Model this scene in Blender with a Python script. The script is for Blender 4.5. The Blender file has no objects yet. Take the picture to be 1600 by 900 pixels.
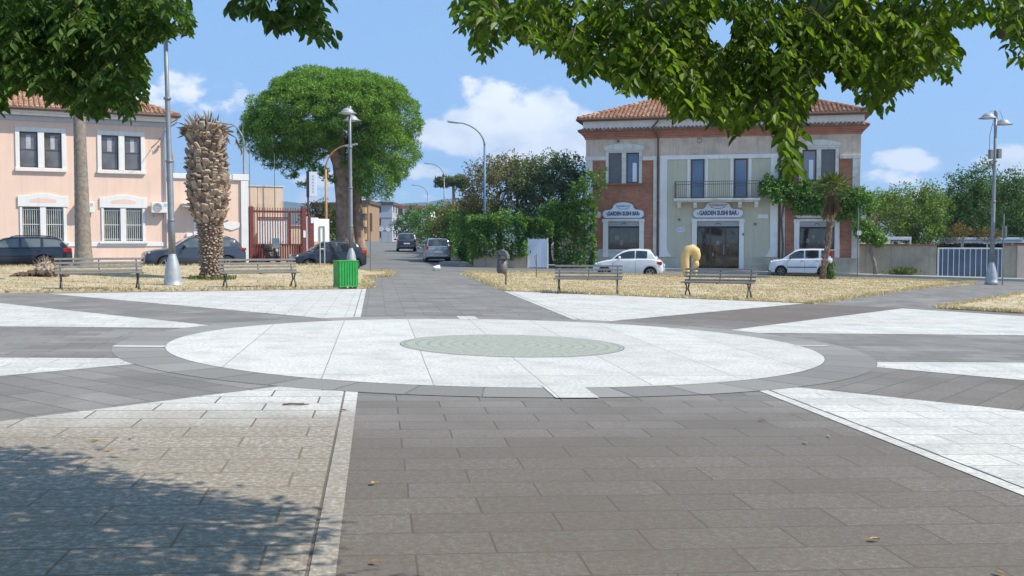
import bpy, bmesh, math, random
from mathutils import Vector, Matrix, noise
R = math.radians
random.seed(7)
SC = bpy.context.scene
COL = SC.collection

# ------------------------------------------------------------------ camera, sky, sun, exposure
FPX = 1616.0                       # focal length in pixels of the 1600 px wide photograph
CAM_H = 1.65
PITCH = math.atan(72 / FPX)
cam_d = bpy.data.cameras.new('camera'); cam = bpy.data.objects.new('camera', cam_d); COL.objects.link(cam)
cam_d.sensor_width = 36.0; cam_d.lens = 36.0 * FPX / 1600; cam_d.clip_start = 0.05; cam_d.clip_end = 20000
cam.location = (0, 0, CAM_H); cam.rotation_euler = (R(90) - PITCH, 0, 0)
SC.camera = cam
SC.render.resolution_x, SC.render.resolution_y = 1024, 576

SUN_EL, SUN_AZ = R(47), R(76)      # azimuth measured from -y (behind the camera) towards +x
sdir = Vector((math.sin(SUN_AZ) * math.cos(SUN_EL), -math.cos(SUN_AZ) * math.cos(SUN_EL), math.sin(SUN_EL)))
sun_d = bpy.data.lights.new('sun', 'SUN'); sun_d.energy = 4.8; sun_d.angle = R(0.53); sun_d.color = (1.0, 0.93, 0.79)
sun = bpy.data.objects.new('sun', sun_d); COL.objects.link(sun); sun.location = (60, -20, 80)
sun.rotation_euler = sdir.to_track_quat('Z', 'Y').to_euler()
SC.view_settings.view_transform = 'Standard'; SC.view_settings.look = 'None'
SC.view_settings.gamma = 1.0; SC.view_settings.use_curve_mapping = False
SC.view_settings.exposure = 0.28

class NG:
    """small helper to wire node trees"""
    def __init__(s, nt): s.nt = nt; nt.nodes.clear()
    def n(s, t, **kw):
        nd = s.nt.nodes.new(t)
        for k, v in kw.items():
            if k.startswith('i_'):
                key = k[2:]
                nd.inputs[int(key) if key.isdigit() else key.replace('_', ' ')].default_value = v
            else: setattr(nd, k, v)
        return nd
    def l(s, a, b): s.nt.links.new(a, b)
    def math(s, op, a, b=None, clamp=False):
        nd = s.n('ShaderNodeMath', operation=op, use_clamp=clamp)
        for i, x in enumerate((a, b)):
            if x is None: continue
            if isinstance(x, (int, float)): nd.inputs[i].default_value = x
            else: s.l(x, nd.inputs[i])
        return nd.outputs[0]
    def mix(s, fac, a, b, blend='MIX'):
        nd = s.n('ShaderNodeMix', data_type='RGBA', blend_type=blend)
        for sk, x in ((nd.inputs[0], fac), (nd.inputs[6], a), (nd.inputs[7], b)):
            if isinstance(x, (int, float)): sk.default_value = x
            elif isinstance(x, (tuple, list)): sk.default_value = tuple(x) + ((1,) if len(x) == 3 else ())
            else: s.l(x, sk)
        return nd.outputs[2]
    def noise(s, vec, scale, detail=4, rough=0.55):
        nd = s.n('ShaderNodeTexNoise'); nd.inputs['Scale'].default_value = scale
        nd.inputs['Detail'].default_value = detail; nd.inputs['Roughness'].default_value = rough
        if vec is not None: s.l(vec, nd.inputs['Vector'])
        return nd.outputs[0]
    def ramp(s, fac, stops):
        nd = s.n('ShaderNodeValToRGB'); cr = nd.color_ramp
        while len(cr.elements) < len(stops): cr.elements.new(0.5)
        for e, (p, c) in zip(cr.elements, stops):
            e.position = p; e.color = tuple(c) + ((1,) if len(c) == 3 else ())
        s.l(fac, nd.inputs[0]); return nd.outputs[0]
    def smooth(s, x, a, b):
        nd = s.n('ShaderNodeMapRange', interpolation_type='SMOOTHSTEP'); s.l(x, nd.inputs[0])
        nd.inputs[1].default_value = a; nd.inputs[2].default_value = b; return nd.outputs[0]

def make_world():
    w = bpy.data.worlds.new('World'); SC.world = w; w.use_nodes = True
    g = NG(w.node_tree)
    sky = g.n('ShaderNodeTexSky', sky_type='NISHITA', sun_disc=False, sun_elevation=SUN_EL)
    sky.sun_rotation = math.pi - SUN_AZ
    sky.air_density = 0.65; sky.dust_density = 0.0; sky.ozone_density = 5.5; sky.altitude = 10
    bg = g.n('ShaderNodeBackground'); bg.inputs[1].default_value = 0.15
    g.l(sky.outputs[0], bg.inputs[0])
    air = g.n('ShaderNodeBackground'); air.inputs[0].default_value = (.31, .555, .90, 1); air.inputs[1].default_value = 1.0   # pale scattered light that evens out the clear sky
    mair = g.n('ShaderNodeMixShader'); mair.inputs[0].default_value = .6; g.l(bg.outputs[0], mair.inputs[1]); g.l(air.outputs[0], mair.inputs[2])
    tc = g.n('ShaderNodeTexCoord'); d = tc.outputs['Generated']
    sp = g.n('ShaderNodeSeparateXYZ'); g.l(d, sp.inputs[0])
    yy = g.math('MAXIMUM', sp.outputs[1], 0.05)
    u = g.math('DIVIDE', sp.outputs[0], yy); v = g.math('DIVIDE', sp.outputs[2], yy)
    mp = g.n('ShaderNodeMapping'); mp.inputs['Scale'].default_value = (1, 1, 1.7); g.l(d, mp.inputs[0])
    nz = g.noise(mp.outputs[0], 9.0, 9, 0.58)
    nz2 = g.noise(mp.outputs[0], 30.0, 6, 0.6)
    # cloud banks given by direction: (azimuth tangent, elevation tangent, half width, half height, weight)
    banks = [(-0.040, 0.145, .020, .016, .9), (-0.026, 0.128, .042, .030, 1.0), (0.012, 0.112, .042, .034, 1.0), (-0.015, 0.102, .068, .026, .9),
             (0.045, 0.104, .040, .026, .9), (0.02, 0.085, .075, .018, .7), (-0.075, .11, .018, .012, .3),
             (-0.305, 0.148, .050, .022, .75), (-0.325, 0.158, .020, .014, .75), (-0.275, 0.132, .045, .022, .6), (-.35, .14, .04, .02, .5),
             (0.385, 0.078, .045, .014, .65), (0.36, 0.060, .05, .014, .5), (0.475, 0.078, .045, .022, .85), (.52, .06, .06, .03, .7),
             (-.09, .065, .05, .012, .45), (-.16, .06, .08, .012, .4), (.30, .04, .2, .02, .5), (-.1, .04, .3, .015, .4)]
    m = None
    for (u0, v0, a, b, wt) in banks:
        du = g.math('DIVIDE', g.math('SUBTRACT', u, u0), a); dv = g.math('DIVIDE', g.math('SUBTRACT', v, v0), b)
        e = g.math('SUBTRACT', wt, g.math('ADD', g.math('MULTIPLY', du, du), g.math('MULTIPLY', dv, dv)))
        m = e if m is None else g.math('MAXIMUM', m, e)
    m = g.math('MAXIMUM', m, -1.0)
    front = g.math('GREATER_THAN', sp.outputs[1], 0.1)
    m = g.math('ADD', g.math('MULTIPLY', m, front), g.math('MULTIPLY', g.math('SUBTRACT', 1.0, front), -0.35))
    dens = g.math('ADD', g.math('MULTIPLY', m, .55), g.math('ADD', g.math('MULTIPLY', g.math('SUBTRACT', nz, .5), 2.6), g.math('MULTIPLY', g.math('SUBTRACT', nz2, .5), .95)))
    cov = g.smooth(dens, -0.02, 0.30)
    up = g.math('GREATER_THAN', sp.outputs[2], 0.0)
    cov = g.math('MULTIPLY', g.math('MULTIPLY', cov, up), .93)
    mp2 = g.n('ShaderNodeMapping'); mp2.inputs['Location'].default_value = (.0, .02, .05); g.l(mp.outputs[0], mp2.inputs[0])
    sh = g.noise(mp2.outputs[0], 13.0, 6, 0.55)
    cc = g.ramp(sh, [(.36, (.62, .70, .82)), (.56, (.95, .97, 1.0))])
    bg2 = g.n('ShaderNodeBackground'); bg2.inputs[1].default_value = 1.12
    g.l(cc, bg2.inputs[0])
    mx = g.n('ShaderNodeMixShader'); g.l(cov, mx.inputs[0]); g.l(mair.outputs[0], mx.inputs[1]); g.l(bg2.outputs[0], mx.inputs[2])
    o = g.n('ShaderNodeOutputWorld'); g.l(mx.outputs[0], o.inputs[0])
make_world()

# ------------------------------------------------------------------ coordinates
def ray(px, py):
    u = (px - 800) / FPX; v = (450 - py) / FPX
    return Vector((u, math.cos(PITCH) + v * math.sin(PITCH), -math.sin(PITCH) + v * math.cos(PITCH)))
def at(px, py, Y):
    d = ray(px, py); return Vector((0, 0, CAM_H)) + d * (Y / d.y)
def project(P):
    x, y, z = P[0], P[1], P[2] - CAM_H
    f = y * math.cos(PITCH) - z * math.sin(PITCH); v = y * math.sin(PITCH) + z * math.cos(PITCH)
    if f < .05: return (-9999, -9999)
    return (800 + FPX * x / f, 450 - FPX * v / f)
def smoothstep(a, b, x):
    t = max(0, min(1, (x - a) / (b - a))); return t * t * (3 - 2 * t)
def zg(x, y):
    """the square falls gently to the right and the street rises beyond it"""
    return -0.02 * max(-32, min(42, x)) + max(0, min(1.3, 0.02 * (y - 55)))
PC = Vector((-0.25, 16.7)); PA = Vector((-0.13, 0.9915)); PB = Vector((0.9915, 0.13))   # plaza centre, axis, cross axis
def W(a, b): p = PC + PB * a + PA * b; return (p.x, p.y)
def Lc(x, y): d = Vector((x, y)) - PC; return (d.dot(PB), d.dot(PA))
def hump(x, y):
    a, b = Lc(x, y)
    if a < 0: return 0.33 * smoothstep(20, 33, b) * smoothstep(2.0, 4.5, -a)
    return 0.10 * smoothstep(22, 33, b) * smoothstep(2.3, 6, a)

# ------------------------------------------------------------------ mesh helpers
class MB:
    def __init__(s, M=None): s.v = []; s.f = []; s.m = []; s.M = M
    def add(s, vs, fs, m=0):
        o = len(s.v)
        s.v += [(s.M @ Vector(p)) if s.M else Vector(p) for p in vs]
        s.f += [tuple(i + o for i in f) for f in fs]; s.m += [m] * len(fs)
    def box(s, x0, x1, y0, y1, z0, z1, m=0, M=None):
        vs = [Vector((x, y, z)) for z in (z0, z1) for y in (y0, y1) for x in (x0, x1)]
        if M: vs = [M @ p for p in vs]
        s.add(vs, [(0, 2, 3, 1), (4, 5, 7, 6), (0, 1, 5, 4), (2, 6, 7, 3), (0, 4, 6, 2), (1, 3, 7, 5)], m)
    def tube(s, pts, rad, n=8, m=0, cap=True):
        pts = [Vector(p) for p in pts]
        if isinstance(rad, (int, float)): rad = [rad] * len(pts)
        t0 = (pts[1] - pts[0]).normalized()
        up = Vector((0, 0, 1)) if abs(t0.z) < .9 else Vector((1, 0, 0))
        nx = t0.cross(up).normalized(); vs = []; fs = []
        for i, p in enumerate(pts):
            t = (pts[min(i + 1, len(pts) - 1)] - pts[max(i - 1, 0)]).normalized()
            nx = (nx - t * nx.dot(t)).normalized(); ny = t.cross(nx)
            for k in range(n):
                a = 2 * math.pi * k / n
                vs.append(p + (nx * math.cos(a) + ny * math.sin(a)) * rad[i])
        for i in range(len(pts) - 1):
            for k in range(n):
                k2 = (k + 1) % n
                fs.append((i * n + k, i * n + k2, (i + 1) * n + k2, (i + 1) * n + k))
        if cap:
            fs.append(tuple(range(n - 1, -1, -1))); fs.append(tuple((len(pts) - 1) * n + k for k in range(n)))
        s.add(vs, fs, m)
    def lathe(s, prof, n=20, m=0, c=(0, 0, 0), M=None, cap=True):
        vs = []; fs = []
        for (r, z) in prof:
            for k in range(n):
                a = 2 * math.pi * k / n; vs.append(Vector((r * math.cos(a), r * math.sin(a), z)))
        for i in range(len(prof) - 1):
            for k in range(n):
                k2 = (k + 1) % n; fs.append((i * n + k, i * n + k2, (i + 1) * n + k2, (i + 1) * n + k))
        if cap and prof[0][0] > .001: fs.append(tuple(range(n - 1, -1, -1)))
        if cap and prof[-1][0] > .001: fs.append(tuple((len(prof) - 1) * n + k for k in range(n)))
        if M: vs = [M @ p for p in vs]
        s.add([p + Vector(c) for p in vs], fs, m)
    def prism(s, poly, y0, y1, m=0):
        """polygon in x,z pushed along y"""
        n = len(poly)
        vs = [(x, y0, z) for x, z in poly] + [(x, y1, z) for x, z in poly]
        fs = [tuple(range(n)), tuple(range(2 * n - 1, n - 1, -1))] + [(i, i + n, (i + 1) % n + n, (i + 1) % n) for i in range(n)]
        s.add(vs, fs, m)
    def slab(s, poly, z0, z1, m=0):
        n = len(poly)
        vs = [(x, y, z0) for x, y in poly] + [(x, y, z1) for x, y in poly]
        fs = [tuple(range(n - 1, -1, -1)), tuple(range(n, 2 * n))] + [(i, (i + 1) % n, (i + 1) % n + n, i + n) for i in range(n)]
        s.add(vs, fs, m)
    def leaf(s, p, d, up, L, Wd, m=0):
        """a pointed leaf folded along its midrib"""
        d = d.normalized(); sd = d.cross(up)
        if sd.length < 1e-4: sd = d.orthogonal()
        sd.normalize(); nn = sd.cross(d)
        h = nn * (Wd * .18)
        s.add([p, p + d * L * .22 + sd * Wd * .36 + h, p + d * L * .48 + sd * Wd * .5 + h, p + d * L * .76 + sd * Wd * .34 + h * .7, p + d * L - nn * L * .08,
               p + d * L * .76 - sd * Wd * .34 + h * .7, p + d * L * .48 - sd * Wd * .5 + h, p + d * L * .22 - sd * Wd * .36 + h], [(0, 4, 3, 2, 1), (0, 7, 6, 5, 4)], m)
    def build(s, name, mats, parent=None, smooth=False, bevel=0, loc=None):
        me = bpy.data.meshes.new(name); me.from_pydata([tuple(p) for p in s.v], [], s.f)
        if not isinstance(mats, (list, tuple)): mats = [mats]
        for x in mats: me.materials.append(x)
        if len(mats) > 1: me.polygons.foreach_set('material_index', s.m)
        if smooth: me.polygons.foreach_set('use_smooth', [True] * len(me.polygons))
        me.update()
        o = bpy.data.objects.new(name, me); COL.objects.link(o)
        if parent: o.parent = parent
        if loc: o.location = loc
        if bevel:
            b = o.modifiers.new('bevel', 'BEVEL'); b.width = bevel; b.segments = 2; b.limit_method = 'ANGLE'; b.angle_limit = R(40)
        if smooth and smooth != 'all':
            pass
        return o
def smooth_edges(o, ang=35):
    """smooth shading with hard edges above an angle"""
    me = o.data
    bm = bmesh.new(); bm.from_mesh(me)
    for f in bm.faces: f.smooth = True
    for e in bm.edges:
        if len(e.link_faces) == 2 and e.calc_face_angle(0) > R(ang): e.smooth = False
    bm.normal_update(); bm.to_mesh(me); bm.free(); return o
def fix_normals(o):
    bm = bmesh.new(); bm.from_mesh(o.data); bmesh.ops.recalc_face_normals(bm, faces=bm.faces); bm.to_mesh(o.data); bm.free(); return o
def tag(o, label=None, cat=None, group=None, kind=None):
    for k, v in (('label', label), ('category', cat), ('group', group), ('kind', kind)):
        if v: o[k] = v
    return o
def thing(name, label, cat, loc=(0, 0, 0), rz=0, group=None):
    o = bpy.data.objects.new(name, None); COL.objects.link(o); o.empty_display_size = .2
    o.location = loc; o.rotation_euler = (0, 0, R(rz)); tag(o, label, cat, group); return o
KIDS = {}
def copy_tree(o, parent=None):
    c = o.copy(); COL.objects.link(c)
    if parent: c.parent = parent
    for ch in [k for k in bpy.data.objects if k.parent == o]: copy_tree(ch, c)
    return c
def sheet(name, poly, mat, dz=0.0, step=3.0, zf=zg, skirt=0.0, kind='structure'):
    """flat area cut into cells that follow the ground"""
    bm = bmesh.new(); f = bm.faces.new([bm.verts.new((x, y, 0)) for x, y in poly])
    bmesh.ops.triangulate(bm, faces=[f])
    for ax in (0, 1):
        lo = min(p[ax] for p in poly); hi = max(p[ax] for p in poly)
        k = math.floor(lo / step) + 1
        while k * step < hi:
            co = [0, 0, 0]; co[ax] = k * step; no = [0, 0, 0]; no[ax] = 1
            bmesh.ops.bisect_plane(bm, geom=bm.verts[:] + bm.edges[:] + bm.faces[:], plane_co=co, plane_no=no); k += 1
    for v in bm.verts: v.co.z = zf(v.co.x, v.co.y) + dz
    if skirt:
        ed = [e for e in bm.edges if e.is_boundary]
        r = bmesh.ops.extrude_edge_only(bm, edges=ed)
        for v in [q for q in r['geom'] if isinstance(q, bmesh.types.BMVert)]: v.co.z -= skirt
    bmesh.ops.recalc_face_normals(bm, faces=bm.faces)
    if not skirt and bm.faces and sum(f.normal.z for f in bm.faces) < 0: bmesh.ops.reverse_faces(bm, faces=bm.faces)
    me = bpy.data.meshes.new(name); bm.to_mesh(me); bm.free(); me.materials.append(mat)
    o = bpy.data.objects.new(name, me); COL.objects.link(o)
    if kind: o['kind'] = kind
    return o
def inside(poly, x, y):
    c = False; n = len(poly)
    for i in range(n):
        x1, y1 = poly[i]; x2, y2 = poly[(i + 1) % n]
        if (y1 > y) != (y2 > y) and x < (x2 - x1) * (y - y1) / (y2 - y1) + x1: c = not c
    return c

# ------------------------------------------------------------------ materials
def newmat(name):
    m = bpy.data.materials.new(name); m.use_nodes = True; g = NG(m.node_tree)
    o = g.n('ShaderNodeOutputMaterial'); b = g.n('ShaderNodeBsdfPrincipled'); g.l(b.outputs[0], o.inputs[0])
    return m, g, b, o
def mat(name, c, rough=.6, metal=0.0, var=.12, scale=2.0, bump=.0, bscale=40.0, dirt=None, dirt_amt=.5, dirt_scale=.8, spec=.5, coat=0, streak=0):
    """plain surface with mottling, optional blotchy stains of a second colour and a fine bump"""
    m, g, b, o = newmat(name)
    tc = g.n('ShaderNodeTexCoord').outputs['Object']
    n1 = g.noise(tc, scale, 6, .6)
    lo = [x * (1 - var) for x in c]; hi = [min(1, x * (1 + var)) for x in c]
    col = g.ramp(n1, [(.3, lo), (.7, hi)])
    if dirt:
        n2 = g.noise(tc, dirt_scale, 7, .65)
        col = g.mix(g.math('MULTIPLY', g.smooth(n2, .48, .72), dirt_amt), col, dirt)
    if streak:   # rain streaks and weathering running down the wall
        mp = g.n('ShaderNodeMapping'); mp.inputs['Scale'].default_value = (2.2, 2.2, .16); g.l(tc, mp.inputs[0])
        k = g.smooth(g.noise(mp.outputs[0], 2.2, 7, .7), .46, .74)
        col = g.mix(g.math('MULTIPLY', k, streak), col, [x * .62 for x in c])
        k2 = g.smooth(g.noise(tc, 5.0, 8, .75), .58, .74); col = g.mix(g.math('MULTIPLY', k2, streak * .7), col, [x * .75 for x in c])
    g.l(col, b.inputs['Base Color']); b.inputs['Roughness'].default_value = rough; b.inputs['Metallic'].default_value = metal
    b.inputs['Specular IOR Level'].default_value = spec
    if coat: b.inputs['Coat Weight'].default_value = coat; b.inputs['Coat Roughness'].default_value = .04
    if bump:
        bp = g.n('ShaderNodeBump'); bp.inputs['Strength'].default_value = bump; bp.inputs['Distance'].default_value = .02
        g.l(g.noise(tc, bscale, 5, .6), bp.inputs['Height']); g.l(bp.outputs[0], b.inputs['Normal'])
    return m
def brick_mat(name, c1, c2, mortar, bw, rh, ms=.012, plane='xz', rough=.85, var=.2, dirt=None, dirt_amt=.5, dirt_scale=.5, fine=30, off=.5, bump=.3, fine_amt=.25, stain=None):
    m, g, b, o = newmat(name)
    tc = g.n('ShaderNodeTexCoord').outputs['Object']
    sp = g.n('ShaderNodeSeparateXYZ'); g.l(tc, sp.inputs[0]); cb = g.n('ShaderNodeCombineXYZ')
    a_, b_ = {'xz': (0, 2), 'xy': (0, 1), 'yx': (1, 0), 'yz': (1, 2)}[plane]
    g.l(sp.outputs[a_], cb.inputs[0]); g.l(sp.outputs[b_], cb.inputs[1])
    # slightly uneven joints
    nv = g.n('ShaderNodeTexNoise'); nv.inputs['Scale'].default_value = 1.3; nv.inputs['Detail'].default_value = 3; g.l(tc, nv.inputs[0])
    wob = g.n('ShaderNodeVectorMath', operation='MULTIPLY_ADD'); g.l(nv.outputs[1], wob.inputs[0])
    wob.inputs[1].default_value = (ms * 2.2,) * 3; g.l(cb.outputs[0], wob.inputs[2])
    br = g.n('ShaderNodeTexBrick'); br.offset = off; br.inputs['Scale'].default_value = 1.0
    br.inputs['Brick Width'].default_value = bw; br.inputs['Row Height'].default_value = rh
    br.inputs['Mortar Size'].default_value = ms; br.inputs['Mortar Smooth'].default_value = .2; br.inputs['Bias'].default_value = 0
    g.l(wob.outputs[0], br.inputs['Vector'])
    br.inputs['Color1'].default_value = tuple(c1) + (1,); br.inputs['Color2'].default_value = tuple(c2) + (1,); br.inputs['Mortar'].default_value = tuple(mortar) + (1,)
    n1 = g.noise(tc, fine, 8, .78); n2 = g.noise(tc, .9, 5, .6)
    col = g.mix(1.0, br.outputs[0], g.ramp(n1, [(.32, (1 - fine_amt,) * 3), (.68, (1 + fine_amt,) * 3)]), 'MULTIPLY')
    col = g.mix(1.0, col, g.ramp(n2, [(.3, (1 - var,) * 3), (.7, (1 + var,) * 3)]), 'MULTIPLY')
    n9 = g.noise(tc, 7.5, 9, .78); col = g.mix(g.math('MULTIPLY', g.smooth(n9, .56, .72), .9 * fine_amt), col, (.10, .09, .08))
    if dirt:
        n3 = g.noise(tc, dirt_scale, 8, .7)
        col = g.mix(g.math('MULTIPLY', g.smooth(n3, .42, .68), dirt_amt), col, dirt)
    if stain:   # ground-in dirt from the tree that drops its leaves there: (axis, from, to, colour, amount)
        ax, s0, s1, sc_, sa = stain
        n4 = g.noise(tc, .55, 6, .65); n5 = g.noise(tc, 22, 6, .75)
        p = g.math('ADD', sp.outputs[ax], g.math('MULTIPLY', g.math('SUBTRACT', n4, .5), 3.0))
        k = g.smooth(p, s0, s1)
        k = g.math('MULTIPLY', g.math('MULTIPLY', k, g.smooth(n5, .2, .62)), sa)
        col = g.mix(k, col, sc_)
    g.l(col, b.inputs['Base Color']); b.inputs['Roughness'].default_value = rough; b.inputs['Specular IOR Level'].default_value = .22
    bp = g.n('ShaderNodeBump'); bp.inputs['Strength'].default_value = bump; bp.inputs['Distance'].default_value = .01
    hh = g.math('SUBTRACT', g.math('MULTIPLY', n1, .5), br.outputs[1]); g.l(hh, bp.inputs['Height']); g.l(bp.outputs[0], b.inputs['Normal'])
    return m
def leaf_mat(name, cols, trans=.35, rough=.45, spec=.4, clump=.8):
    """leaves: every leaf its own tint, clumps of lighter and darker growth, light passing through"""
    m, g, b, o = newmat(name)
    gi = g.n('ShaderNodeNewGeometry')
    tc = g.n('ShaderNodeTexCoord').outputs['Object']
    f = g.math('ADD', g.math('MULTIPLY', gi.outputs['Random Per Island'], .75), g.math('MULTIPLY', g.math('SUBTRACT', g.noise(tc, clump, 3, .6), .38), 1.1), True)
    n = len(cols); col = g.ramp(f, [(i / (n - 1), c) for i, c in enumerate(cols)])
    g.l(col, b.inputs['Base Color']); b.inputs['Roughness'].default_value = rough; b.inputs['Specular IOR Level'].default_value = spec
    tr = g.n('ShaderNodeBsdfTranslucent')
    g.l(g.mix(1.0, col, (1.5, 1.45, .5), 'MULTIPLY'), tr.inputs[0])
    mx = g.n('ShaderNodeMixShader'); mx.inputs[0].default_value = trans
    g.l(b.outputs[0], mx.inputs[1]); g.l(tr.outputs[0], mx.inputs[2]); g.l(mx.outputs[0], o.inputs[0])
    return m
def island_mat(name, cols, rough=.8, fine=20, fine_amt=.2, bump=.2):
    m, g, b, o = newmat(name)
    gi = g.n('ShaderNodeNewGeometry'); tc = g.n('ShaderNodeTexCoord').outputs['Object']
    n = len(cols); col = g.ramp(gi.outputs['Random Per Island'], [(i / (n - 1), c) for i, c in enumerate(cols)])
    n1 = g.noise(tc, fine, 7, .7)
    col = g.mix(1.0, col, g.ramp(n1, [(.25, (1 - fine_amt,) * 3), (.75, (1 + fine_amt,) * 3)]), 'MULTIPLY')
    g.l(col, b.inputs['Base Color']); b.inputs['Roughness'].default_value = rough; b.inputs['Specular IOR Level'].default_value = .22
    bp = g.n('ShaderNodeBump'); bp.inputs['Strength'].default_value = bump; bp.inputs['Distance'].default_value = .01
    g.l(n1, bp.inputs['Height']); g.l(bp.outputs[0], b.inputs['Normal'])
    return m
def glass_mat(name, c=(.03, .04, .05), rough=.06, spec=.8, inner=None, scale=1.2):
    """window pane: dark room behind, mirror-like face"""
    m, g, b, o = newmat(name)
    tc = g.n('ShaderNodeTexCoord').outputs['Object']
    col = g.ramp(g.noise(tc, scale, 3, .5), [(.35, c), (.7, inner or [x * 1.7 for x in c])])
    g.l(col, b.inputs['Base Color']); b.inputs['Roughness'].default_value = rough; b.inputs['Specular IOR Level'].default_value = spec
    b.inputs['Coat Weight'].default_value = .6; b.inputs['Coat Roughness'].default_value = .02
    return m
MT = {}
def M_(n): return MT[n]
MT['white_paint'] = mat('white_paint', (.80, .80, .78), .6, var=.05, scale=3, dirt=(.45, .44, .42), dirt_amt=.25, streak=0.35)
MT['white_trim'] = mat('white_trim', (.78, .77, .75), .7, var=.04, scale=3, dirt=(.55, .52, .48), dirt_amt=.2, streak=0.3)
MT['pale_stone'] = mat('pale_stone', (.68, .67, .62), .8, var=.10, scale=3, bump=.2, dirt=(.33, .32, .29), dirt_amt=.55, dirt_scale=1.1, streak=0.6)
MT['pink_stucco'] = mat('pink_stucco', (.82, .595, .475), .85, var=.04, scale=.8, bump=.12, bscale=60, dirt=(.76, .58, .48), dirt_amt=.6, dirt_scale=.5, streak=0.28)
MT['beige_plaster'] = mat('beige_plaster', (.66, .52, .40), .85, var=.1, scale=.9, bump=.1, dirt=(.50, .33, .22), dirt_amt=.7, dirt_scale=.7, streak=0.6)
MT['tan_stucco'] = mat('tan_stucco', (.62, .51, .41), .9, var=.12, scale=1.2, bump=.35, bscale=18, dirt=(.30, .27, .22), dirt_amt=.75, dirt_scale=.7, streak=0.75)
MT['green_grey_stucco'] = mat('green_grey_stucco', (.56, .54, .42), .85, var=.05, scale=.7, bump=.1, dirt=(.53, .46, .36), dirt_amt=.5, dirt_scale=.3, streak=0.45)
MT['plinth_stone'] = mat('plinth_stone', (.52, .48, .39), .85, var=.12, scale=1.5, bump=.2, dirt=(.27, .25, .22), dirt_amt=.6, streak=0.6)
MT['marble'] = mat('marble', (.52, .56, .62), .35, var=.12, scale=4)
MT['brick'] = brick_mat('brick', (.47, .19, .115), (.34, .13, .08), (.42, .32, .25), .25, .07, .007, fine=14, dirt=(.22, .10, .06), dirt_amt=.5, bump=.3)
MT['brick_cornice'] = mat('brick_cornice', (.42, .19, .125), .85, var=.2, scale=4, bump=.2, dirt=(.25, .11, .07), dirt_amt=.6, dirt_scale=2)
MT['roof_tile'] = island_mat('roof_tile', [(.26, .12, .075), (.37, .18, .11), (.31, .16, .105), (.50, .31, .20), (.20, .11, .08)], .85, 12, .25)
MT['roof_tile_pale'] = island_mat('roof_tile_pale', [(.38, .18, .10), (.52, .28, .17), (.44, .26, .17), (.60, .40, .27), (.33, .18, .12)], .85, 12, .25)
MT['gutter_brown'] = mat('gutter_brown', (.12, .07, .05), .5, var=.15)
MT['dark_metal'] = mat('dark_metal', (.06, .065, .07), .45, .3, var=.15)
MT['galv'] = mat('galv', (.22, .235, .25), .5, .35, var=.12, scale=5, bump=.05)
MT['galv_light'] = mat('galv_light', (.40, .42, .44), .5, .3, var=.10, scale=5, bump=.05)
MT['iron_rail'] = mat('iron_rail', (.10, .10, .09), .6, .2, var=.2)
MT['red_iron'] = mat('red_iron', (.18, .042, .032), .55, .0, var=.2, scale=3, dirt=(.14, .04, .03), dirt_amt=.5)
MT['shutter_grey'] = mat('shutter_grey', (.17, .18, .19), .6, var=.08, scale=3)
MT['roller_metal'] = mat('roller_metal', (.40, .42, .44), .45, .4, var=.08)
MT['blue_glass'] = glass_mat('blue_glass', (.035, .07, .16), .05, .9, (.06, .12, .24), .6)
MT['shop_glass'] = glass_mat('shop_glass', (.018, .017, .015), .04, .6, (.07, .06, .045), 1.6)
MT['pane_glass'] = glass_mat('pane_glass', (.09, .09, .09), .12, .6, (.16, .16, .165), 1.5)
MT['pane_dark'] = glass_mat('pane_dark', (.05, .055, .05), .1, .5, (.13, .14, .12), 3.0)
MT['frame_brown'] = mat('frame_brown', (.10, .055, .045), .5, var=.1)
MT['curtain'] = mat('curtain', (.42, .43, .46), .9, var=.15, scale=6)
MT['sign_white'] = mat('sign_white', (.74, .78, .86), .45, var=.03)
MT['sign_navy'] = mat('sign_navy', (.02, .035, .12), .5, var=.05)
MT['sign_grey'] = mat('sign_grey', (.45, .47, .52), .5, var=.05)
MT['tyre'] = mat('tyre', (.022, .022, .023), .85, var=.2)
MT['rim'] = mat('rim', (.40, .41, .42), .35, .7, var=.1)
MT['car_glass'] = glass_mat('car_glass', (.015, .018, .02), .03, .8, (.04, .05, .055), 2.0)
MT['car_glass_pale'] = glass_mat('car_glass_pale', (.06, .075, .08), .04, .9, (.16, .18, .18), 1.2)
MT['plastic_black'] = mat('plastic_black', (.025, .026, .028), .6, var=.15)
MT['lamp_red'] = mat('lamp_red', (.35, .012, .01), .2, var=.1, coat=.6)
MT['lamp_clear'] = mat('lamp_clear', (.55, .57, .60), .12, .2, var=.1, coat=.8)
MT['plate'] = mat('plate', (.72, .72, .70), .5, var=.03)
MT['bark_grey'] = mat('bark_grey', (.25, .215, .18), .95, var=.3, scale=7, bump=.8, bscale=16, dirt=(.13, .10, .08), dirt_amt=.6, dirt_scale=4)
MT['bark_brown'] = mat('bark_brown', (.15, .10, .075), .95, var=.35, scale=8, bump=.8, bscale=14)
MT['bark_pine'] = mat('bark_pine', (.36, .24, .175), .95, var=.35, scale=3, bump=.9, bscale=8, dirt=(.13, .085, .065), dirt_amt=.7, dirt_scale=2.2)
MT['twig'] = mat('twig', (.13, .10, .07), .9, var=.3, scale=9)
MT['ficus_leaf'] = leaf_mat('ficus_leaf', [(.05, .085, .022), (.085, .155, .026), (.145, .25, .035), (.24, .36, .055)], .55, .42, .35, 2.2)
MT['ficus_leaf_small'] = leaf_mat('ficus_leaf_small', [(.04, .085, .024), (.06, .13, .028), (.09, .18, .035), (.15, .26, .05)], .4, .45, .35, 1.6)
MT['pine_needle'] = leaf_mat('pine_needle', [(.07, .14, .03), (.13, .25, .045), (.20, .35, .06), (.28, .44, .085)], .25, .6, .12, .9)
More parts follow.
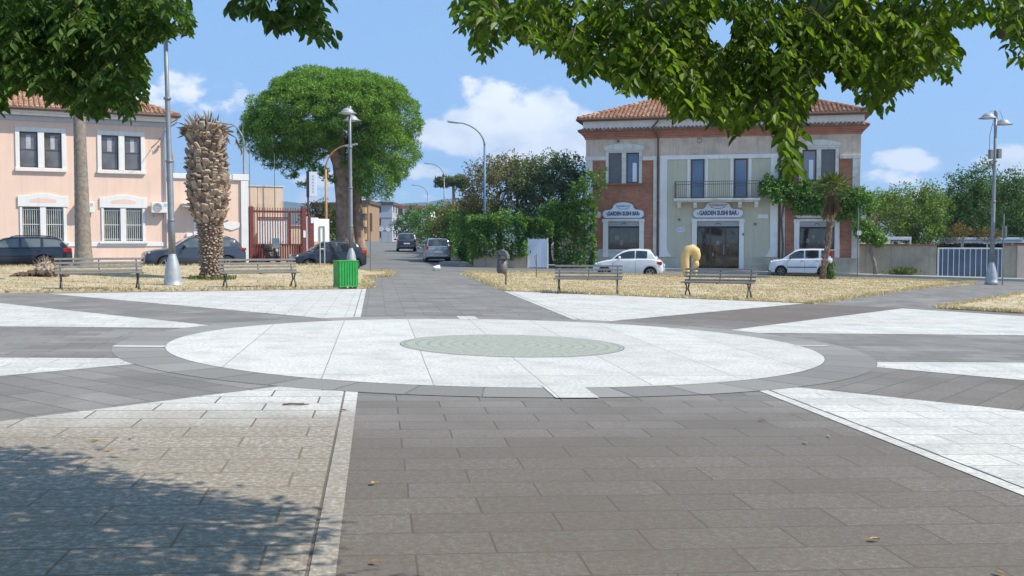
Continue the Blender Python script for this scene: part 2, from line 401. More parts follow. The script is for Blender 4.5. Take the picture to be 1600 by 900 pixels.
MT['hedge_leaf'] = leaf_mat('hedge_leaf', [(0.039, 0.093, 0.025), (0.07, 0.163, 0.031), (0.124, 0.248, 0.046), (0.217, 0.341, 0.078)], .25, .45, .4, .7)
MT['bush_dark'] = leaf_mat('bush_dark', [(0.061, 0.088, 0.047), (0.095, 0.135, 0.061), (0.149, 0.196, 0.088), (0.216, 0.257, 0.121)], .2, .6, .2, .5)
MT['bush_brown'] = leaf_mat('bush_brown', [(.11, .10, .045), (.165, .15, .07), (.19, .185, .08), (.25, .235, .115)], .2, .75, .12, .6)
MT['tree_light'] = leaf_mat('tree_light', [(0.072, 0.134, 0.031), (0.119, 0.206, 0.046), (0.165, 0.258, 0.062), (0.227, 0.31, 0.093)], .3, .55, .2, .6)
MT['tree_mid'] = leaf_mat('tree_mid', [(0.053, 0.102, 0.038), (0.081, 0.15, 0.053), (0.119, 0.199, 0.065), (0.162, 0.237, 0.086)], .25, .55, .2, .6)
MT['autumn_leaf'] = leaf_mat('autumn_leaf', [(.14, .075, .03), (.20, .12, .05), (.22, .17, .06), (.15, .17, .06)], .25, .6, .2, .9)
MT['ivy_leaf'] = leaf_mat('ivy_leaf', [(0.046, 0.117, 0.021), (0.085, 0.195, 0.029), (0.143, 0.273, 0.039), (0.221, 0.364, 0.065)], .3, .45, .4, .9)
MT['palm_frond'] = leaf_mat('palm_frond', [(.05, .09, .02), (.09, .14, .035), (.15, .19, .05), (.22, .22, .08)], .25, .5, .35, 1.2)
MT['dead_frond'] = leaf_mat('dead_frond', [(.14, .10, .065), (.22, .16, .10), (.32, .24, .15)], .1, .85, .1, 1.2)
MT['stub'] = island_mat('stub', [(.15, .10, .075), (.28, .205, .15), (.42, .33, .25), (.22, .16, .115), (.48, .40, .31)], .95, 25, .3)
MT['grass_blade'] = leaf_mat('grass_blade', [(.42, .34, .21), (.53, .43, .28), (.60, .50, .34), (.36, .35, .19)], .2, .8, .1, .25)
MT['weed'] = leaf_mat('weed', [(.08, .12, .03), (.12, .18, .05), (.2, .22, .08)], .25, .7, .2, .9)
MT['concrete'] = mat('concrete', (.36, .35, .33), .9, var=.1, scale=1.5, bump=.2, dirt=(.24, .23, .21), dirt_amt=.5)
MT['garden_wall'] = mat('garden_wall', (.44, .37, .28), .9, var=.12, scale=.9, bump=.2, dirt=(.28, .23, .18), dirt_amt=.7, dirt_scale=.5, streak=0.7)
MT['terracotta'] = mat('terracotta', (.36, .15, .09), .85, var=.2, scale=3)
MT['bin_grey'] = mat('bin_grey', (.26, .25, .23), .7, var=.3, scale=9)
MT['frame_tan'] = mat('frame_tan', (.34, .22, .13), .8, var=.15)
# ------------------------------------------------------------------ setting: ground, square, streets, lawns
def asphalt_mat(name, c, line=None):
    m, g, b, o = newmat(name); tc = g.n('ShaderNodeTexCoord').outputs['Object']
    n1 = g.noise(tc, 60, 5, .7); n2 = g.noise(tc, .35, 6, .65)
    col = g.mix(1.0, c, g.ramp(n1, [(.25, (.75,) * 3), (.75, (1.25,) * 3)]), 'MULTIPLY')
    col = g.mix(1.0, col, g.ramp(n2, [(.3, (.8,) * 3), (.7, (1.2, 1.19, 1.16))]), 'MULTIPLY')
    g.l(col, b.inputs['Base Color']); b.inputs['Roughness'].default_value = .9; return m
MT['asphalt'] = asphalt_mat('asphalt', (.17, .168, .165))
MT['soil'] = mat('soil', (.24, .20, .14), .95, var=.25, scale=.2, bump=.2, dirt=(.12, .14, .06), dirt_amt=.6, dirt_scale=.05)
ms = [-4600, -3000, -1000, -400, -200, -100, -60, -40, -30, -20, -10, 0, 10, 20, 30, 40, 60, 100, 200, 400, 1000, 3000, 4600]
ys = [-600, -400, -100, -30, 0, 15, 30, 45, 55, 65, 80, 100, 120, 160, 220, 400, 800, 1600, 3000, 4600]
gm = MB()
gm.add([(x, y, zg(x, y) - .05) for y in ys for x in ms],
       [(j * len(ms) + i, j * len(ms) + i + 1, (j + 1) * len(ms) + i + 1, (j + 1) * len(ms) + i) for j in range(len(ys) - 1) for i in range(len(ms) - 1)])
tag(gm.build('ground', MT['soil']), kind='structure')

sheet('road', [(-60, 22), (-34, 35.5), (-21.5, 42), (-14.7, 45.6), (-9.3, 50), (-5.5, 51), (0, 51), (9, 50.5), (24, 50.5), (45, 46), (70, 41), (70, 49), (45, 54.3), (21, 60), (5, 63), (-2.2, 62),
               W(3.5, 60), W(3.9, 90), W(4.2, 150), W(18, 175), W(18, 195), W(-60, 195), W(-60, 176), W(-4.2, 150), W(-4.0, 90), W(-3.8, 50), (-13, 59), (-19, 55), (-34, 47), (-60, 33.5)],
      MT['asphalt'], -.02, 4.0)
_n = Vector((.02, 0, 1)).normalized(); _a = Vector((PA.x, PA.y, -.02 * PA.x)).normalized(); _b = _a.cross(_n).normalized(); _a = _n.cross(_b).normalized()
pm = Matrix(((_b.x, _a.x, _n.x, PC.x), (_b.y, _a.y, _n.y, PC.y), (_b.z, _a.z, _n.z, -.02 * PC.x), (0, 0, 0, 1)))
DARK = dict(c1=(.195, .182, .167), c2=(.262, .246, .227), mortar=(.07, .062, .055))
def dark_mat(name, plane, stain=None, off=.5):
    return brick_mat(name, DARK['c1'], DARK['c2'], DARK['mortar'], .86, .40, .007, plane, .8, .12, (.15, .14, .125), .5, .6, 75, off, .4, .62, stain)
MT['basalt'] = dark_mat('basalt', 'xy', (1, -3.5, -9.5, (.14, .112, .09), .85))
MT['basalt_side'] = dark_mat('basalt_side', 'yx')
def white_mat(name, bw, rh, plane, ms=.008, stain=None, off=.5, mort=(.24, .235, .22)):
    return brick_mat(name, (.535, .515, .475), (.605, .585, .54), mort, bw, rh, ms, plane, .75, .04, (.36, .36, .345), .5, 1.4, 20, off, .3, .36, stain)
MT['white_slab'] = white_mat('white_slab', .86, .42, 'xy')
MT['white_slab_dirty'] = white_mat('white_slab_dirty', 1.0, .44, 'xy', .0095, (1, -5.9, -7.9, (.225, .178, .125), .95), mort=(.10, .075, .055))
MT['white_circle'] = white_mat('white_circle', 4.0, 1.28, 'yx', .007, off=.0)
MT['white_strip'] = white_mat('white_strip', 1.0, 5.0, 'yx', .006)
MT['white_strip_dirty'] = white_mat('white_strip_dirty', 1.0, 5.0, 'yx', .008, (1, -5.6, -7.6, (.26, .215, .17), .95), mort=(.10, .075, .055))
MT['ring_slab'] = island_mat('ring_slab', [(.205, .195, .18), (.25, .238, .22), (.29, .277, .257), (.225, .214, .198)], .8, 40, .28)
def plaza(name, mb, mt, dz, rz=0, at_=(0, 0)):
    o = mb.build(name, mt); o.matrix_world = pm @ Matrix.Translation((at_[0], at_[1], dz)) @ Matrix.Rotation(R(rz), 4, 'Z'); o['kind'] = 'structure'; return o
def flat(mb, poly, m=0): mb.add([(a, b, 0) for a, b in poly], [tuple(range(len(poly)))], m)
q = MB(); flat(q, [(-8, -18.3), (8, -18.3), (18.3, -8), (18.3, 8), (11.9, 12.6), (2.35, 18), (2.35, 33), (2.35, 38.6), (-2.2, 38.6), (-2.2, 18.2), (-11.9, 12.6), (-18.3, 8), (-18.3, -8)])
plaza('plaza_paving', q, MT['basalt'], 0)
sheet('path', [W(10.6, 12.4), W(13.4, 10.4), (20.7, 41.7), (27.5, 50.6), (23.2, 52), (17.3, 43.8)], MT['basalt_side'], .004, 6)
for k, (nm, rz) in enumerate((('paving_band', 45), ('paving_band', 135), ('paving_band', 90))):
    q = MB(); hw = 2.05 if rz != 90 else 2.3
    flat(q, [(-hw, -16.6), (hw, -16.6), (hw, 16.6), (-hw, 16.6)])
    plaza(nm, q, MT['basalt'] if rz != 90 else MT['basalt_side'], .0015 + .001 * k, rz)
def arc(r, a0, a1, n=14): return [(r * math.cos(R(a0 + (a1 - a0) * i / n)), r * math.sin(R(a0 + (a1 - a0) * i / n))) for i in range(n + 1)]
RR = 5.82
def wedge(sx, sy, swap, mt, inner_off=2.05, band=2.3, strip=True, far=17.8):
    """one pale wedge between an axis band and a diagonal band, with a border strip beside the axis band"""
    a0 = math.degrees(math.acos(band / RR)); dd = inner_off * .7071
    # where the diagonal edge meets the ring: a - b = -inner_off*... (line b = a + dd*1.414)
    k = inner_off
    aa = (-k + math.sqrt(2 * RR * RR - k * k)) / 2
    a1 = math.degrees(math.atan2(aa + k, aa))
    outer = [(10.7, 10.7 + k), (band, far)]
    def tr(p):
        a, b = (p[1], p[0]) if swap else p
        return (a * sx, b * sy)
    s = .13
    q = MB()
    if strip:
        ain = math.degrees(math.acos((band + s + .02) / RR))
        flat(q, [tr(p) for p in arc(RR, ain, a1) + [outer[0], (band + s + .02, far - .1)]], 0)
        flat(q, [tr(p) for p in [(band, RR * math.sin(R(a0))), (band + s, math.sqrt(RR * RR - (band + s) ** 2)), (band + s, far - .08), (band, far)]], 1)
    else:
        flat(q, [tr(p) for p in arc(RR, a0, a1) + outer], 0)
    o = plaza('pale_paving_wedge', q, [mt, MT['white_strip_dirty'] if mt is MT['white_slab_dirty'] else MT['white_strip']], .0055)
    bm = bmesh.new(); bm.from_mesh(o.data); bmesh.ops.recalc_face_normals(bm, faces=bm.faces)
    if sum(f.normal.z for f in bm.faces) < 0: bmesh.ops.reverse_faces(bm, faces=bm.faces)
    bm.to_mesh(o.data); bm.free(); return o
for sx in (1, -1):
    for sy in (1, -1):
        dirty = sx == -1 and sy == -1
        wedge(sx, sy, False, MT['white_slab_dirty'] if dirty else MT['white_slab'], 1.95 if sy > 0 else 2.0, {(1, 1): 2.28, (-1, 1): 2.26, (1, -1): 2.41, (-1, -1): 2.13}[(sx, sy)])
        wedge(sx, sy, True, MT['white_slab'], 2.0, 2.35, False, 18.2)
q = MB()
n = 44
for i in range(n):
    for (r0, r1) in ((5.10, 5.815),):
        a0, a1 = 360 * i / n + .07, 360 * (i + 1) / n - .07
        p0 = arc(r0, a0, a1, 4); p1 = arc(r1, a0, a1, 4)
        q.add([(x, y, 0) for x, y in p0 + p1], [(j, 5 + j, 6 + j, j + 1) for j in range(4)])
plaza('paving_ring', q, MT['ring_slab'], .007)
q = MB(); flat(q, arc(5.09, 0, 360, 128)[:-1]); plaza('pale_paving_circle', q, MT['white_circle'], .0085)
m, g, b, o = newmat('fountain_grille'); tc = g.n('ShaderNodeTexCoord').outputs['Object']
sp = g.n('ShaderNodeVectorMath', operation='LENGTH'); g.l(tc, sp.inputs[0]); r_ = sp.outputs['Value']
sx_ = g.n('ShaderNodeSeparateXYZ'); g.l(tc, sx_.inputs[0]); th = g.math('ARCTAN2', sx_.outputs[1], sx_.outputs[0])
ringl = g.smooth(g.math('SINE', g.math('MULTIPLY', r_, 34.0)), .45, .95)
jit = g.math('FLOOR', g.math('MULTIPLY', r_, 8.3))
rad = g.smooth(g.math('SINE', g.math('ADD', g.math('MULTIPLY', th, 64.0), g.math('MULTIPLY', jit, 2.3))), .86, .99)
ln = g.math('MAXIMUM', ringl, rad)
c1 = g.ramp(g.noise(tc, 9, 6, .7), [(.3, (.29, .30, .245)), (.7, (.45, .45, .38))])
g.l(g.mix(g.math('MULTIPLY', ln, .42), c1, (.15, .19, .17)), b.inputs['Base Color']); b.inputs['Roughness'].default_value = .7; b.inputs['Specular IOR Level'].default_value = .15
MT['fountain_grille'] = m
q = MB(); flat(q, [(x, y) for x, y in arc(1.77, 0, 360, 72)[:-1]]); plaza('paving_disc', q, MT['fountain_grille'], .0115, 0, (.22, -.27))
q = MB(); flat(q, [(x, y) for x, y in arc(1.785, 0, 360, 72)[:-1]]); plaza('paving_disc_rim', q, MT['iron_rail'], .010, 0, (.22, -.27))
q = MB()
for (x0, x1, y0, y1) in ((-.05, .42, -5.86, -4.9), (-.2, .2, 4.9, 5.86)): flat(q, [(x0, y0), (x1, y0), (x1, y1), (x0, y1)])
for (x0, x1, y0, y1) in ((5.0, 5.6, -.18, -.04), (-5.75, -5.0, -.98, -.78)): flat(q, [(x0, y0), (x1, y0), (x1, y1), (x0, y1)])
plaza('compass_markers', q, MT['white_strip'], .013)

MT['dry_lawn'] = mat('dry_lawn', (.50, .40, .26), .95, var=.25, scale=1.3, bump=.5, bscale=30, dirt=(.33, .29, .15), dirt_amt=.8, dirt_scale=.45, streak=.5)
lawn_z = lambda x, y: zg(x, y) + hump(x, y)
LAWN_R = [W(2.42, 17.7), W(10.9, 12.5), (17.2, 43.8), (23.0, 51.3), (17, 52.2), (9, 51.2), (4, 51), (-1, 52.4), W(2.9, 37.5), W(2.42, 33)]
LAWN_R2 = [W(13.9, 10.9), (20.8, 41.6), (27.6, 50.0), (45, 45.5), (45, 22), W(15.6, 9.0)]
LAWN_L = [W(-2.25, 18.2), W(-12.3, 12.9), (-18, 24), (-40, 26), (-40, 32), (-21.5, 41.4), (-14.7, 45.2), (-9.3, 49.8), (-6.6, 52.5), (-6.0, 51.8), (-5.5, 46), W(-2.25, 28)]
for poly, nm in ((LAWN_R, 'lawn'), (LAWN_R2, 'lawn'), (LAWN_L, 'lawn')):
    sheet(nm, poly, MT['dry_lawn'], .035, 1.0, lawn_z, .35)
def tufts(poly, n, edge_n):
    mb = MB(); xs = [p[0] for p in poly]; ys_ = [p[1] for p in poly]; c = 0
    def tuft(x, y, s):
        z = lawn_z(x, y) + .03
        for _ in range(3):
            a = random.uniform(0, 6.28); l = s * random.uniform(.5, 1.3)
            dx, dy = math.cos(a) * .02, math.sin(a) * .02
            b_ = random.uniform(0, 6.28); k = l * random.uniform(.3, 1.1)
            ox, oy = random.gauss(0, .05), random.gauss(0, .05)
            mb.add([(x + ox - dx, y + oy - dy, z), (x + ox + dx, y + oy + dy, z), (x + ox + math.cos(b_) * k, y + oy + math.sin(b_) * k, z + l)], [(0, 1, 2)])
    while c < n:
        x, y = random.uniform(min(xs), max(xs)), random.uniform(min(ys_), max(ys_))
        if inside(poly, x, y) and noise.noise((x * .7, y * .7, 3)) > random.uniform(-.8, .5):
            tuft(x, y, .042); c += 1
    for _ in range(edge_n):
        i = random.randrange(len(poly)); p, r2 = Vector(poly[i]), Vector(poly[(i + 1) % len(poly)])
        t = random.random(); pt = p.lerp(r2, t)
        d = (r2 - p).normalized(); nrm = Vector((-d.y, d.x)) * random.gauss(0, .12)
        tuft(pt.x + nrm.x, pt.y + nrm.y, .09)
    o = mb.build('dry_grass', MT['grass_blade']); tag(o, 'short straw coloured grass growing on the lawns', 'grass', kind='stuff'); return o
tufts(LAWN_R, 14000, 4000); tufts(LAWN_L, 12000, 3500); tufts(LAWN_R2, 5000, 1500)

# pavements beside the buildings
def strip(name, p0, p1, w, mt, h=.12):
    p0, p1 = Vector(p0), Vector(p1); d = (p1 - p0).normalized(); nn = Vector((-d.y, d.x)) * w
    mb = MB(); L = (p1 - p0).length; k = max(2, int(L / 3))
    for i in range(k):
        a = p0 + d * L * i / k; b2 = p0 + d * L * (i + 1) / k
        qs = [a, b2, b2 + nn, a + nn]
        vs = [(p.x, p.y, zg(p.x, p.y) + h) for p in qs] + [(p.x, p.y, zg(p.x, p.y) - .3) for p in qs]
        mb.add(vs, [(0, 1, 2, 3), (0, 4, 5, 1), (3, 2, 6, 7)])
        if i == 0: mb.add(vs, [(0, 3, 7, 4)])
        if i == k - 1: mb.add(vs, [(1, 5, 6, 2)])
    return tag(mb.build(name, mt), kind='structure')
c13, s13, c27, s27 = math.cos(R(13)), math.sin(R(13)), math.cos(R(27)), math.sin(R(27))
def BP(x, y): return (4.55 + x * c13 + y * s13, 64 - x * s13 + y * c13)
def PP(x, y): return (-18.4 + x * c27 - y * s27, 56 + x * s27 + y * c27)
strip('pavement', BP(-9, -1.5), BP(48, -1.5), 1.6, MT['concrete'])
strip('pavement', PP(-40, -1.6), PP(9.5, -1.6), 1.7, MT['concrete'])
MT['road_paint'] = mat('road_paint', (.72, .72, .70), .8, var=.15, scale=6)
sheet('road_marking', [(17.8, 55.2), (23.4, 53.9), (23.4, 54.06), (17.8, 55.36)], MT['road_paint'], -.012)
sheet('road_marking', [(24.5, 53.8), (31, 52.2), (31, 52.36), (24.5, 53.96)], MT['road_paint'], -.012)

# hills far off
def hills(name, x0, x1, Y, H, seed, mt, dep=900):
    mb = MB(); nx, ny = 160, 12
    vs = []
    for j in range(ny + 1):
        for i in range(nx + 1):
            x = x0 + (x1 - x0) * i / nx; t = j / ny
            hh = H * (.92 + .16 * noise.noise((x / 420 + seed, seed, 0)) + .06 * noise.noise((x / 130, seed, 2)))
            e = smoothstep(0, .18, i / nx) * smoothstep(0, .18, 1 - i / nx)
            z = hh * math.sin(min(1, t * 1.25) * math.pi / 2) * e * (1 + .12 * noise.noise((x / 200, t * 5, seed)))
            vs.append((x, Y + t * dep, max(-3, z)))
    mb.add(vs, [(j * (nx + 1) + i, j * (nx + 1) + i + 1, (j + 1) * (nx + 1) + i + 1, (j + 1) * (nx + 1) + i) for j in range(ny) for i in range(nx)])
    o = mb.build(name, mt, smooth=True); o['kind'] = 'structure'; return o
MT['hill_wood'] = mat('hill_wood', (.05, .085, .035), .95, var=.3, scale=.004, dirt=(.18, .16, .09), dirt_amt=.6, dirt_scale=.006)
hills('hills', -4200, 3800, 3300, 168, 4.3, MT['hill_wood'])
hills('hills', -3000, 2600, 2500, 98, 9.1, MT['hill_wood'], 500)

HAZE = True
if HAZE:
    s = MB(); s.box(-4700, 4700, -700, 4700, -5, 420)
    hm = bpy.data.materials.new('haze_air'); hm.use_nodes = True; g = NG(hm.node_tree); o_ = g.n('ShaderNodeOutputMaterial')
    pv = g.n('ShaderNodeVolumePrincipled'); pv.inputs['Color'].default_value = (.55, .74, 1.0, 1); pv.inputs['Density'].default_value = .00019; pv.inputs['Anisotropy'].default_value = .2
    g.l(pv.outputs[0], o_.inputs['Volume']); hb = s.build('haze', hm); fix_normals(hb); tag(hb, 'pale summer haze hanging over the far hills', 'haze', kind='stuff')
# ------------------------------------------------------------------ building helpers (local frame: x along the front, y into the house, z up)
def wall_holes(mb, x0, x1, z0, z1, holes, y=0.0, depth=.22, m=0, zone=None, rm=None):
    xs = sorted({x0, x1} | {h[0] for h in holes} | {h[1] for h in holes} | ({c for zz in zone for c in zz[:2]} if zone else set()))
    zs = sorted({z0, z1} | {h[2] for h in holes} | {h[3] for h in holes} | ({c for zz in zone for c in zz[2:4]} if zone else set()))
    xs = [x for x in xs if x0 <= x <= x1]; zs = [z for z in zs if z0 <= z <= z1]
    for i in range(len(xs) - 1):
        for j in range(len(zs) - 1):
            cx, cz = (xs[i] + xs[i + 1]) / 2, (zs[j] + zs[j + 1]) / 2
            if any(h[0] < cx < h[1] and h[2] < cz < h[3] for h in holes): continue
            mm = m
            if zone:
                for zz in zone:
                    if zz[0] < cx < zz[1] and zz[2] < cz < zz[3]: mm = zz[4]
            mb.add([(xs[i], y, zs[j]), (xs[i + 1], y, zs[j]), (xs[i + 1], y, zs[j + 1]), (xs[i], y, zs[j + 1])], [(0, 1, 2, 3)], mm)
    for (a, b, c, d) in [h[:4] for h in holes]:
        r_ = m if rm is None else rm
        mb.add([(a, y, c), (b, y, c), (b, y, d), (a, y, d), (a, y + depth, c), (b, y + depth, c), (b, y + depth, d), (a, y + depth, d)],
               [(0, 4, 5, 1), (1, 5, 6, 2), (2, 6, 7, 3), (3, 7, 4, 0)], r_)
def tile_slope(mb, e0, e1, r0, r1, pitch=.24, rows=10, rad=.085, m=0):
    """rows of barrel tiles between an eave line e0-e1 and a ridge line r0-r1"""
    e0, e1, r0, r1 = map(Vector, (e0, e1, r0, r1))
    ax = (e1 - e0); L = ax.length; ax.normalize()
    mid = (r0 + r1) / 2 - (e0 + e1) / 2; up = (mid - ax * mid.dot(ax)); S = up.length; up.normalize(); nn = ax.cross(up).normalized()
    if nn.z < 0: nn = -nn
    a0 = (r0 - e0).dot(ax); a1 = L - (r1 - e0).dot(ax)
    mb.add([e0 - nn * .01, e1 - nn * .01, r1 - nn * .01, r0 - nn * .01], [(0, 1, 2, 3)], m)
    k = int(L / pitch)
    for i in range(k):
        u = (i + .5) * L / k
        tmax = 1.0
        if a0 > .01: tmax = min(tmax, u / a0)
        if a1 > .01: tmax = min(tmax, (L - u) / a1)
        nr = max(1, int(round(rows * tmax))); 
        for j in range(nr):
            s0 = S * tmax * j / nr; s1 = S * tmax * (j + 1) / nr + .04
            jx = random.uniform(-.012, .012); vs = []
            for (s_, rr, lift) in ((s0 - .02, rad * 1.05, .03 + random.uniform(0, .012)), (s1, rad * .86, .004)):
                for t in range(6):
                    an = math.pi * t / 5
                    vs.append(e0 + ax * (u + jx + rr * math.cos(an)) + up * s_ + nn * (rr * math.sin(an) * .9 + lift))
            mb.add(vs, [(t, t + 1, t + 7, t + 6) for t in range(5)] + [(0, 1, 2, 3, 4, 5)], m)
def ridge_tiles(mb, a, b, rad=.12, m=0, step=.4):
    a, b = Vector(a), Vector(b); d = b - a; n = max(1, int(d.length / step))
    for i in range(n):
        mb.tube([a + d * (i / n) + Vector((0, 0, .03)), a + d * ((i + 1.1) / n)], [rad * 1.1, rad * .92], 8, m)
def text_mesh(body, size, mt, parent, loc, name='lettering', bold=.0, xs=1.0):
    cu = bpy.data.curves.new(name, 'FONT'); cu.body = body; cu.size = size; cu.align_x = 'CENTER'; cu.align_y = 'CENTER'; cu.extrude = .012; cu.offset = bold
    cu.resolution_u = 3
    t = bpy.data.objects.new(name + '_curve', cu); COL.objects.link(t)
    bpy.context.view_layer.update()
    me = bpy.data.meshes.new_from_object(t.evaluated_get(bpy.context.evaluated_depsgraph_get()))
    bpy.data.objects.remove(t); bpy.data.curves.remove(cu)
    me.materials.clear(); me.materials.append(mt)
    o = bpy.data.objects.new(name, me); COL.objects.link(o); o.parent = parent; o.location = loc; o.rotation_euler = (R(90), 0, 0); o.scale = (xs, 1, 1)
    return o

# ------------------------------------------------------------------ the two storey brick house with the restaurant
def brick_house():
    H = thing('brick_house', 'two storey brick and grey green stucco house with restaurant signs and red hip roof', 'building', (4.55, 64, 0), -13)
    Wd, Dp = 16.13, 9.2
    mats = [MT['tan_stucco'], MT['brick'], MT['green_grey_stucco'], MT['plinth_stone'], MT['marble'], MT['pale_stone']]
    holes = [(1.41, 2.22, 5.22, 7.09), (2.49, 3.27, 5.22, 7.09), (12.86, 13.66, 5.22, 7.06), (13.92, 14.72, 5.22, 7.06),
             (6.39, 7.19, 4.26, 6.65), (8.93, 9.73, 4.26, 6.63), (1.40, 3.31, 1.18, 2.93), (6.78, 9.27, -.02, 2.91), (12.74, 14.73, 1.20, 2.86)]
    zones = [(.43, 4.15, .72, 6.62, 1), (.43, 1.08, .72, 1.2, 4), (11.91, 15.68, .72, 6.55, 1), (4.53, 11.5, .72, 6.62, 2), (0, Wd, -.8, .72, 3), (1.4, 3.31, .72, 1.18, 4)]
    mb = MB(); wall_holes(mb, 0, Wd, -.8, 9.1, holes, 0, .24, 0, zones, 5)
    mb.add([(0, 0, -.8), (0, Dp, -.8), (0, Dp, 9.1), (0, 0, 9.1), (Wd, 0, -.8), (Wd, Dp, -.8), (Wd, Dp, 9.1), (Wd, 0, 9.1)], [(0, 3, 2, 1), (4, 5, 6, 7), (1, 2, 6, 5)])
    # plain strip of plinth standing proud
    for (a, b_) in ((-.03, 6.49), (9.55, Wd + .03)): mb.box(a, b_, -.06, -.003, -.8, .70, 3)
    mb.build('wall', mats, H)
    # interior behind the glazing
    mb = MB()
    for h in holes: mb.box(h[0] - .02, h[1] + .02, .6, .64, h[2] - .02, h[3] + .02)
    # pilasters and white frame of the middle bay
    mb = MB()
    for (a, b_, z0, z1) in ((.0, .43, .70, 6.66), (4.15, 4.36, .70, 6.6), (11.66, 11.91, .70, 6.5), (15.68, Wd - .01, .70, 6.5)):
        mb = MB(); mb.box(a, b_, -.07, -.002, z0, z1); mb.build('pilaster', MT['pale_stone'], H, bevel=.012)
    for (a, b_, z0) in ((-.04, 1.25, 6.66), (3.48, 4.36, 6.6), (14.95, Wd + .03, 6.5)):
        mb = MB(); mb.box(a, b_, -.10, -.003, z0, z0 + .24); mb.build('capital', MT['pale_stone'], H, bevel=.012)
    mb = MB()
    def flare(x0, x1, sgn):
        xi = x1 if sgn > 0 else x0; xo = x0 if sgn > 0 else x1
        pts = [(xo, .72), (xo, 6.62), (xi, 6.62), (xi, 1.45)]
        for i in range(7):
            a = R(90 * i / 6); pts.append((xi + sgn * .42 * (1 - math.cos(a)), 1.45 - .72 * math.sin(a) * .95))
        if sgn < 0: pts = pts[::-1]
        return pts
    mb.prism(flare(4.53, 4.98, 1), -.06, -.002); fix_normals(mb.build('pilaster', MT['white_paint'], H, bevel=.01))
    mb = MB(); mb.prism(flare(11.05, 11.5, -1), -.06, -.002); fix_normals(mb.build('pilaster', MT['white_paint'], H, bevel=.01))
    mb = MB(); mb.box(4.53, 11.5, -.07, -.002, 6.62, 6.87); mb.build('lintel', MT['white_paint'], H, bevel=.01)
    for x in (6.18, 7.25, 8.72, 9.79): mb = MB(); mb.box(x, x + .16, -.045, -.002, 4.28, 6.615); mb.build('door_surround', MT['white_paint'], H, bevel=.01)
    # brick cornice, attic and eaves
    mb = MB()
    for (z0, z1, o_) in ((7.93, 8.06, .07), (8.063, 8.16, .14), (8.163, 8.25, .21), (8.253, 8.36, .30)):
        mb.box(-o_, Wd + o_, -o_, Dp + o_, z0, z1)
    mb.build('cornice', MT['brick_cornice'], H, bevel=.012)
    mb = MB(); mb.box(-.16, Wd + .16, -.16, Dp + .16, 8.5, 9.02); mb.build('attic', MT['white_trim'], H)
    mb = MB()
    tile_slope(mb, (-.42, -.42, 8.40), (Wd + .42, -.42, 8.40), (-.16, -.16, 8.56), (Wd + .16, -.16, 8.56), .24, 1, .08)
    tile_slope(mb, (-.42, Dp + .42, 8.40), (-.42, -.42, 8.40), (-.16, Dp + .16, 8.56), (-.16, -.16, 8.56), .24, 1, .08)
    tile_slope(mb, (Wd + .42, -.42, 8.40), (Wd + .42, Dp + .42, 8.40), (Wd + .16, -.16, 8.56), (Wd + .16, Dp + .16, 8.56), .24, 1, .08)
    mb.box(-.44, Wd + .44, -.44, Dp + .44, 8.363, 8.405)
    mb.build('cornice_tiles', MT['roof_tile'], H)
    e = .42; za, zr, rx = 9.17, 10.95, 4.3
    A, B_, C_, D_ = (-e, -e, za), (Wd + e, -e, za), (Wd + e, Dp + e, za), (-e, Dp + e, za)
    r0, r1 = (rx, Dp / 2, zr), (Wd - rx, Dp / 2, zr)
    mb = MB()
    tile_slope(mb, A, B_, r0, r1, .25, 15); tile_slope(mb, B_, C_, r1, r1, .25, 15); tile_slope(mb, D_, A, r0, r0, .25, 15); tile_slope(mb, C_, D_, r1, r0, .25, 15)
    for a, b_ in ((A, r0), (B_, r1), (C_, r1), (D_, r0), (r0, r1)): ridge_tiles(mb, a, b_)
    rf = mb.build('roof', MT['roof_tile'], H)
    mb = MB(); mb.box(-e, Wd + e, -e, Dp + e, 9.023, 9.10)
    for (p, q2) in (((-e - .1, -e - .06, 9.1), (Wd + e + .1, -e - .06, 9.1)), ((-e - .06, -e, 9.1), (-e - .06, Dp + e, 9.1)), ((Wd + e + .06, -e, 9.1), (Wd + e + .06, Dp + e, 9.1))):
        mb.tube([p, q2], .09, 8)
    mb.build('gutter', MT['gutter_brown'], rf)
    for x in (4.43, 11.58):
        mb = MB(); mb.tube([(x, -.46, 9.05), (x - .02, -.34, 8.9), (x - .3, -.22, 8.62), (x - .28, -.2, 8.58)], .05, 8)
        mb.tube([(x - .28, -.5, 8.5), (x - .2, -.48, 8.3), (x, -.12, 7.9), (x, -.1, 5), (x, -.1, -.1)], .05, 8)
        for z in (1.5, 4, 6.3): mb.lathe([(.066, z), (.066, z + .05)], 8, c=(x, -.1, 0))
        mb.build('downpipe', MT['gutter_brown'], H, smooth=True)
    # upper windows
    for (x0, x1, xm, zb, zt, sh) in ((1.24, 3.46, (2.22, 2.49), 5.22, 7.09, 0), (12.68, 14.9, (13.66, 13.92), 5.22, 7.06, 1)):
        wa, wb_ = ((1.41, 2.22), (2.49, 3.27)) if x0 < 5 else ((12.86, 13.66), (13.92, 14.72))
        mb = MB()
        mb.box(x0, wa[0], -.07, -.003, zb, zt + .1); mb.box(wb_[1], x1, -.07, -.003, zb, zt + .1)
        mb.box(xm[0], xm[1], -.07, -.003, zb, zt); mb.box(wa[0], wb_[1], -.07, -.003, zt, zt + .1)
        mb.box(x0 - .06, x1 + .06, -.12, -.003, zt + .105, zt + .2)
        ar = [(x0 - .1, zt + .21), (x0 - .1, zt + .36)] + [(x0 + .1 + (x1 - x0 - .2) * i / 10, zt + .44 + .14 * math.sin(math.pi * i / 10)) for i in range(11)] + [(x1 + .1, zt + .36), (x1 + .1, zt + .21)]
        mb.prism(ar[::-1], -.06, -.004)
        wn = fix_normals(mb.build('window', MT['pale_stone'], H, bevel=.012))
        gl, ro = (wb_, wa) if sh == 0 else (wa, wb_)
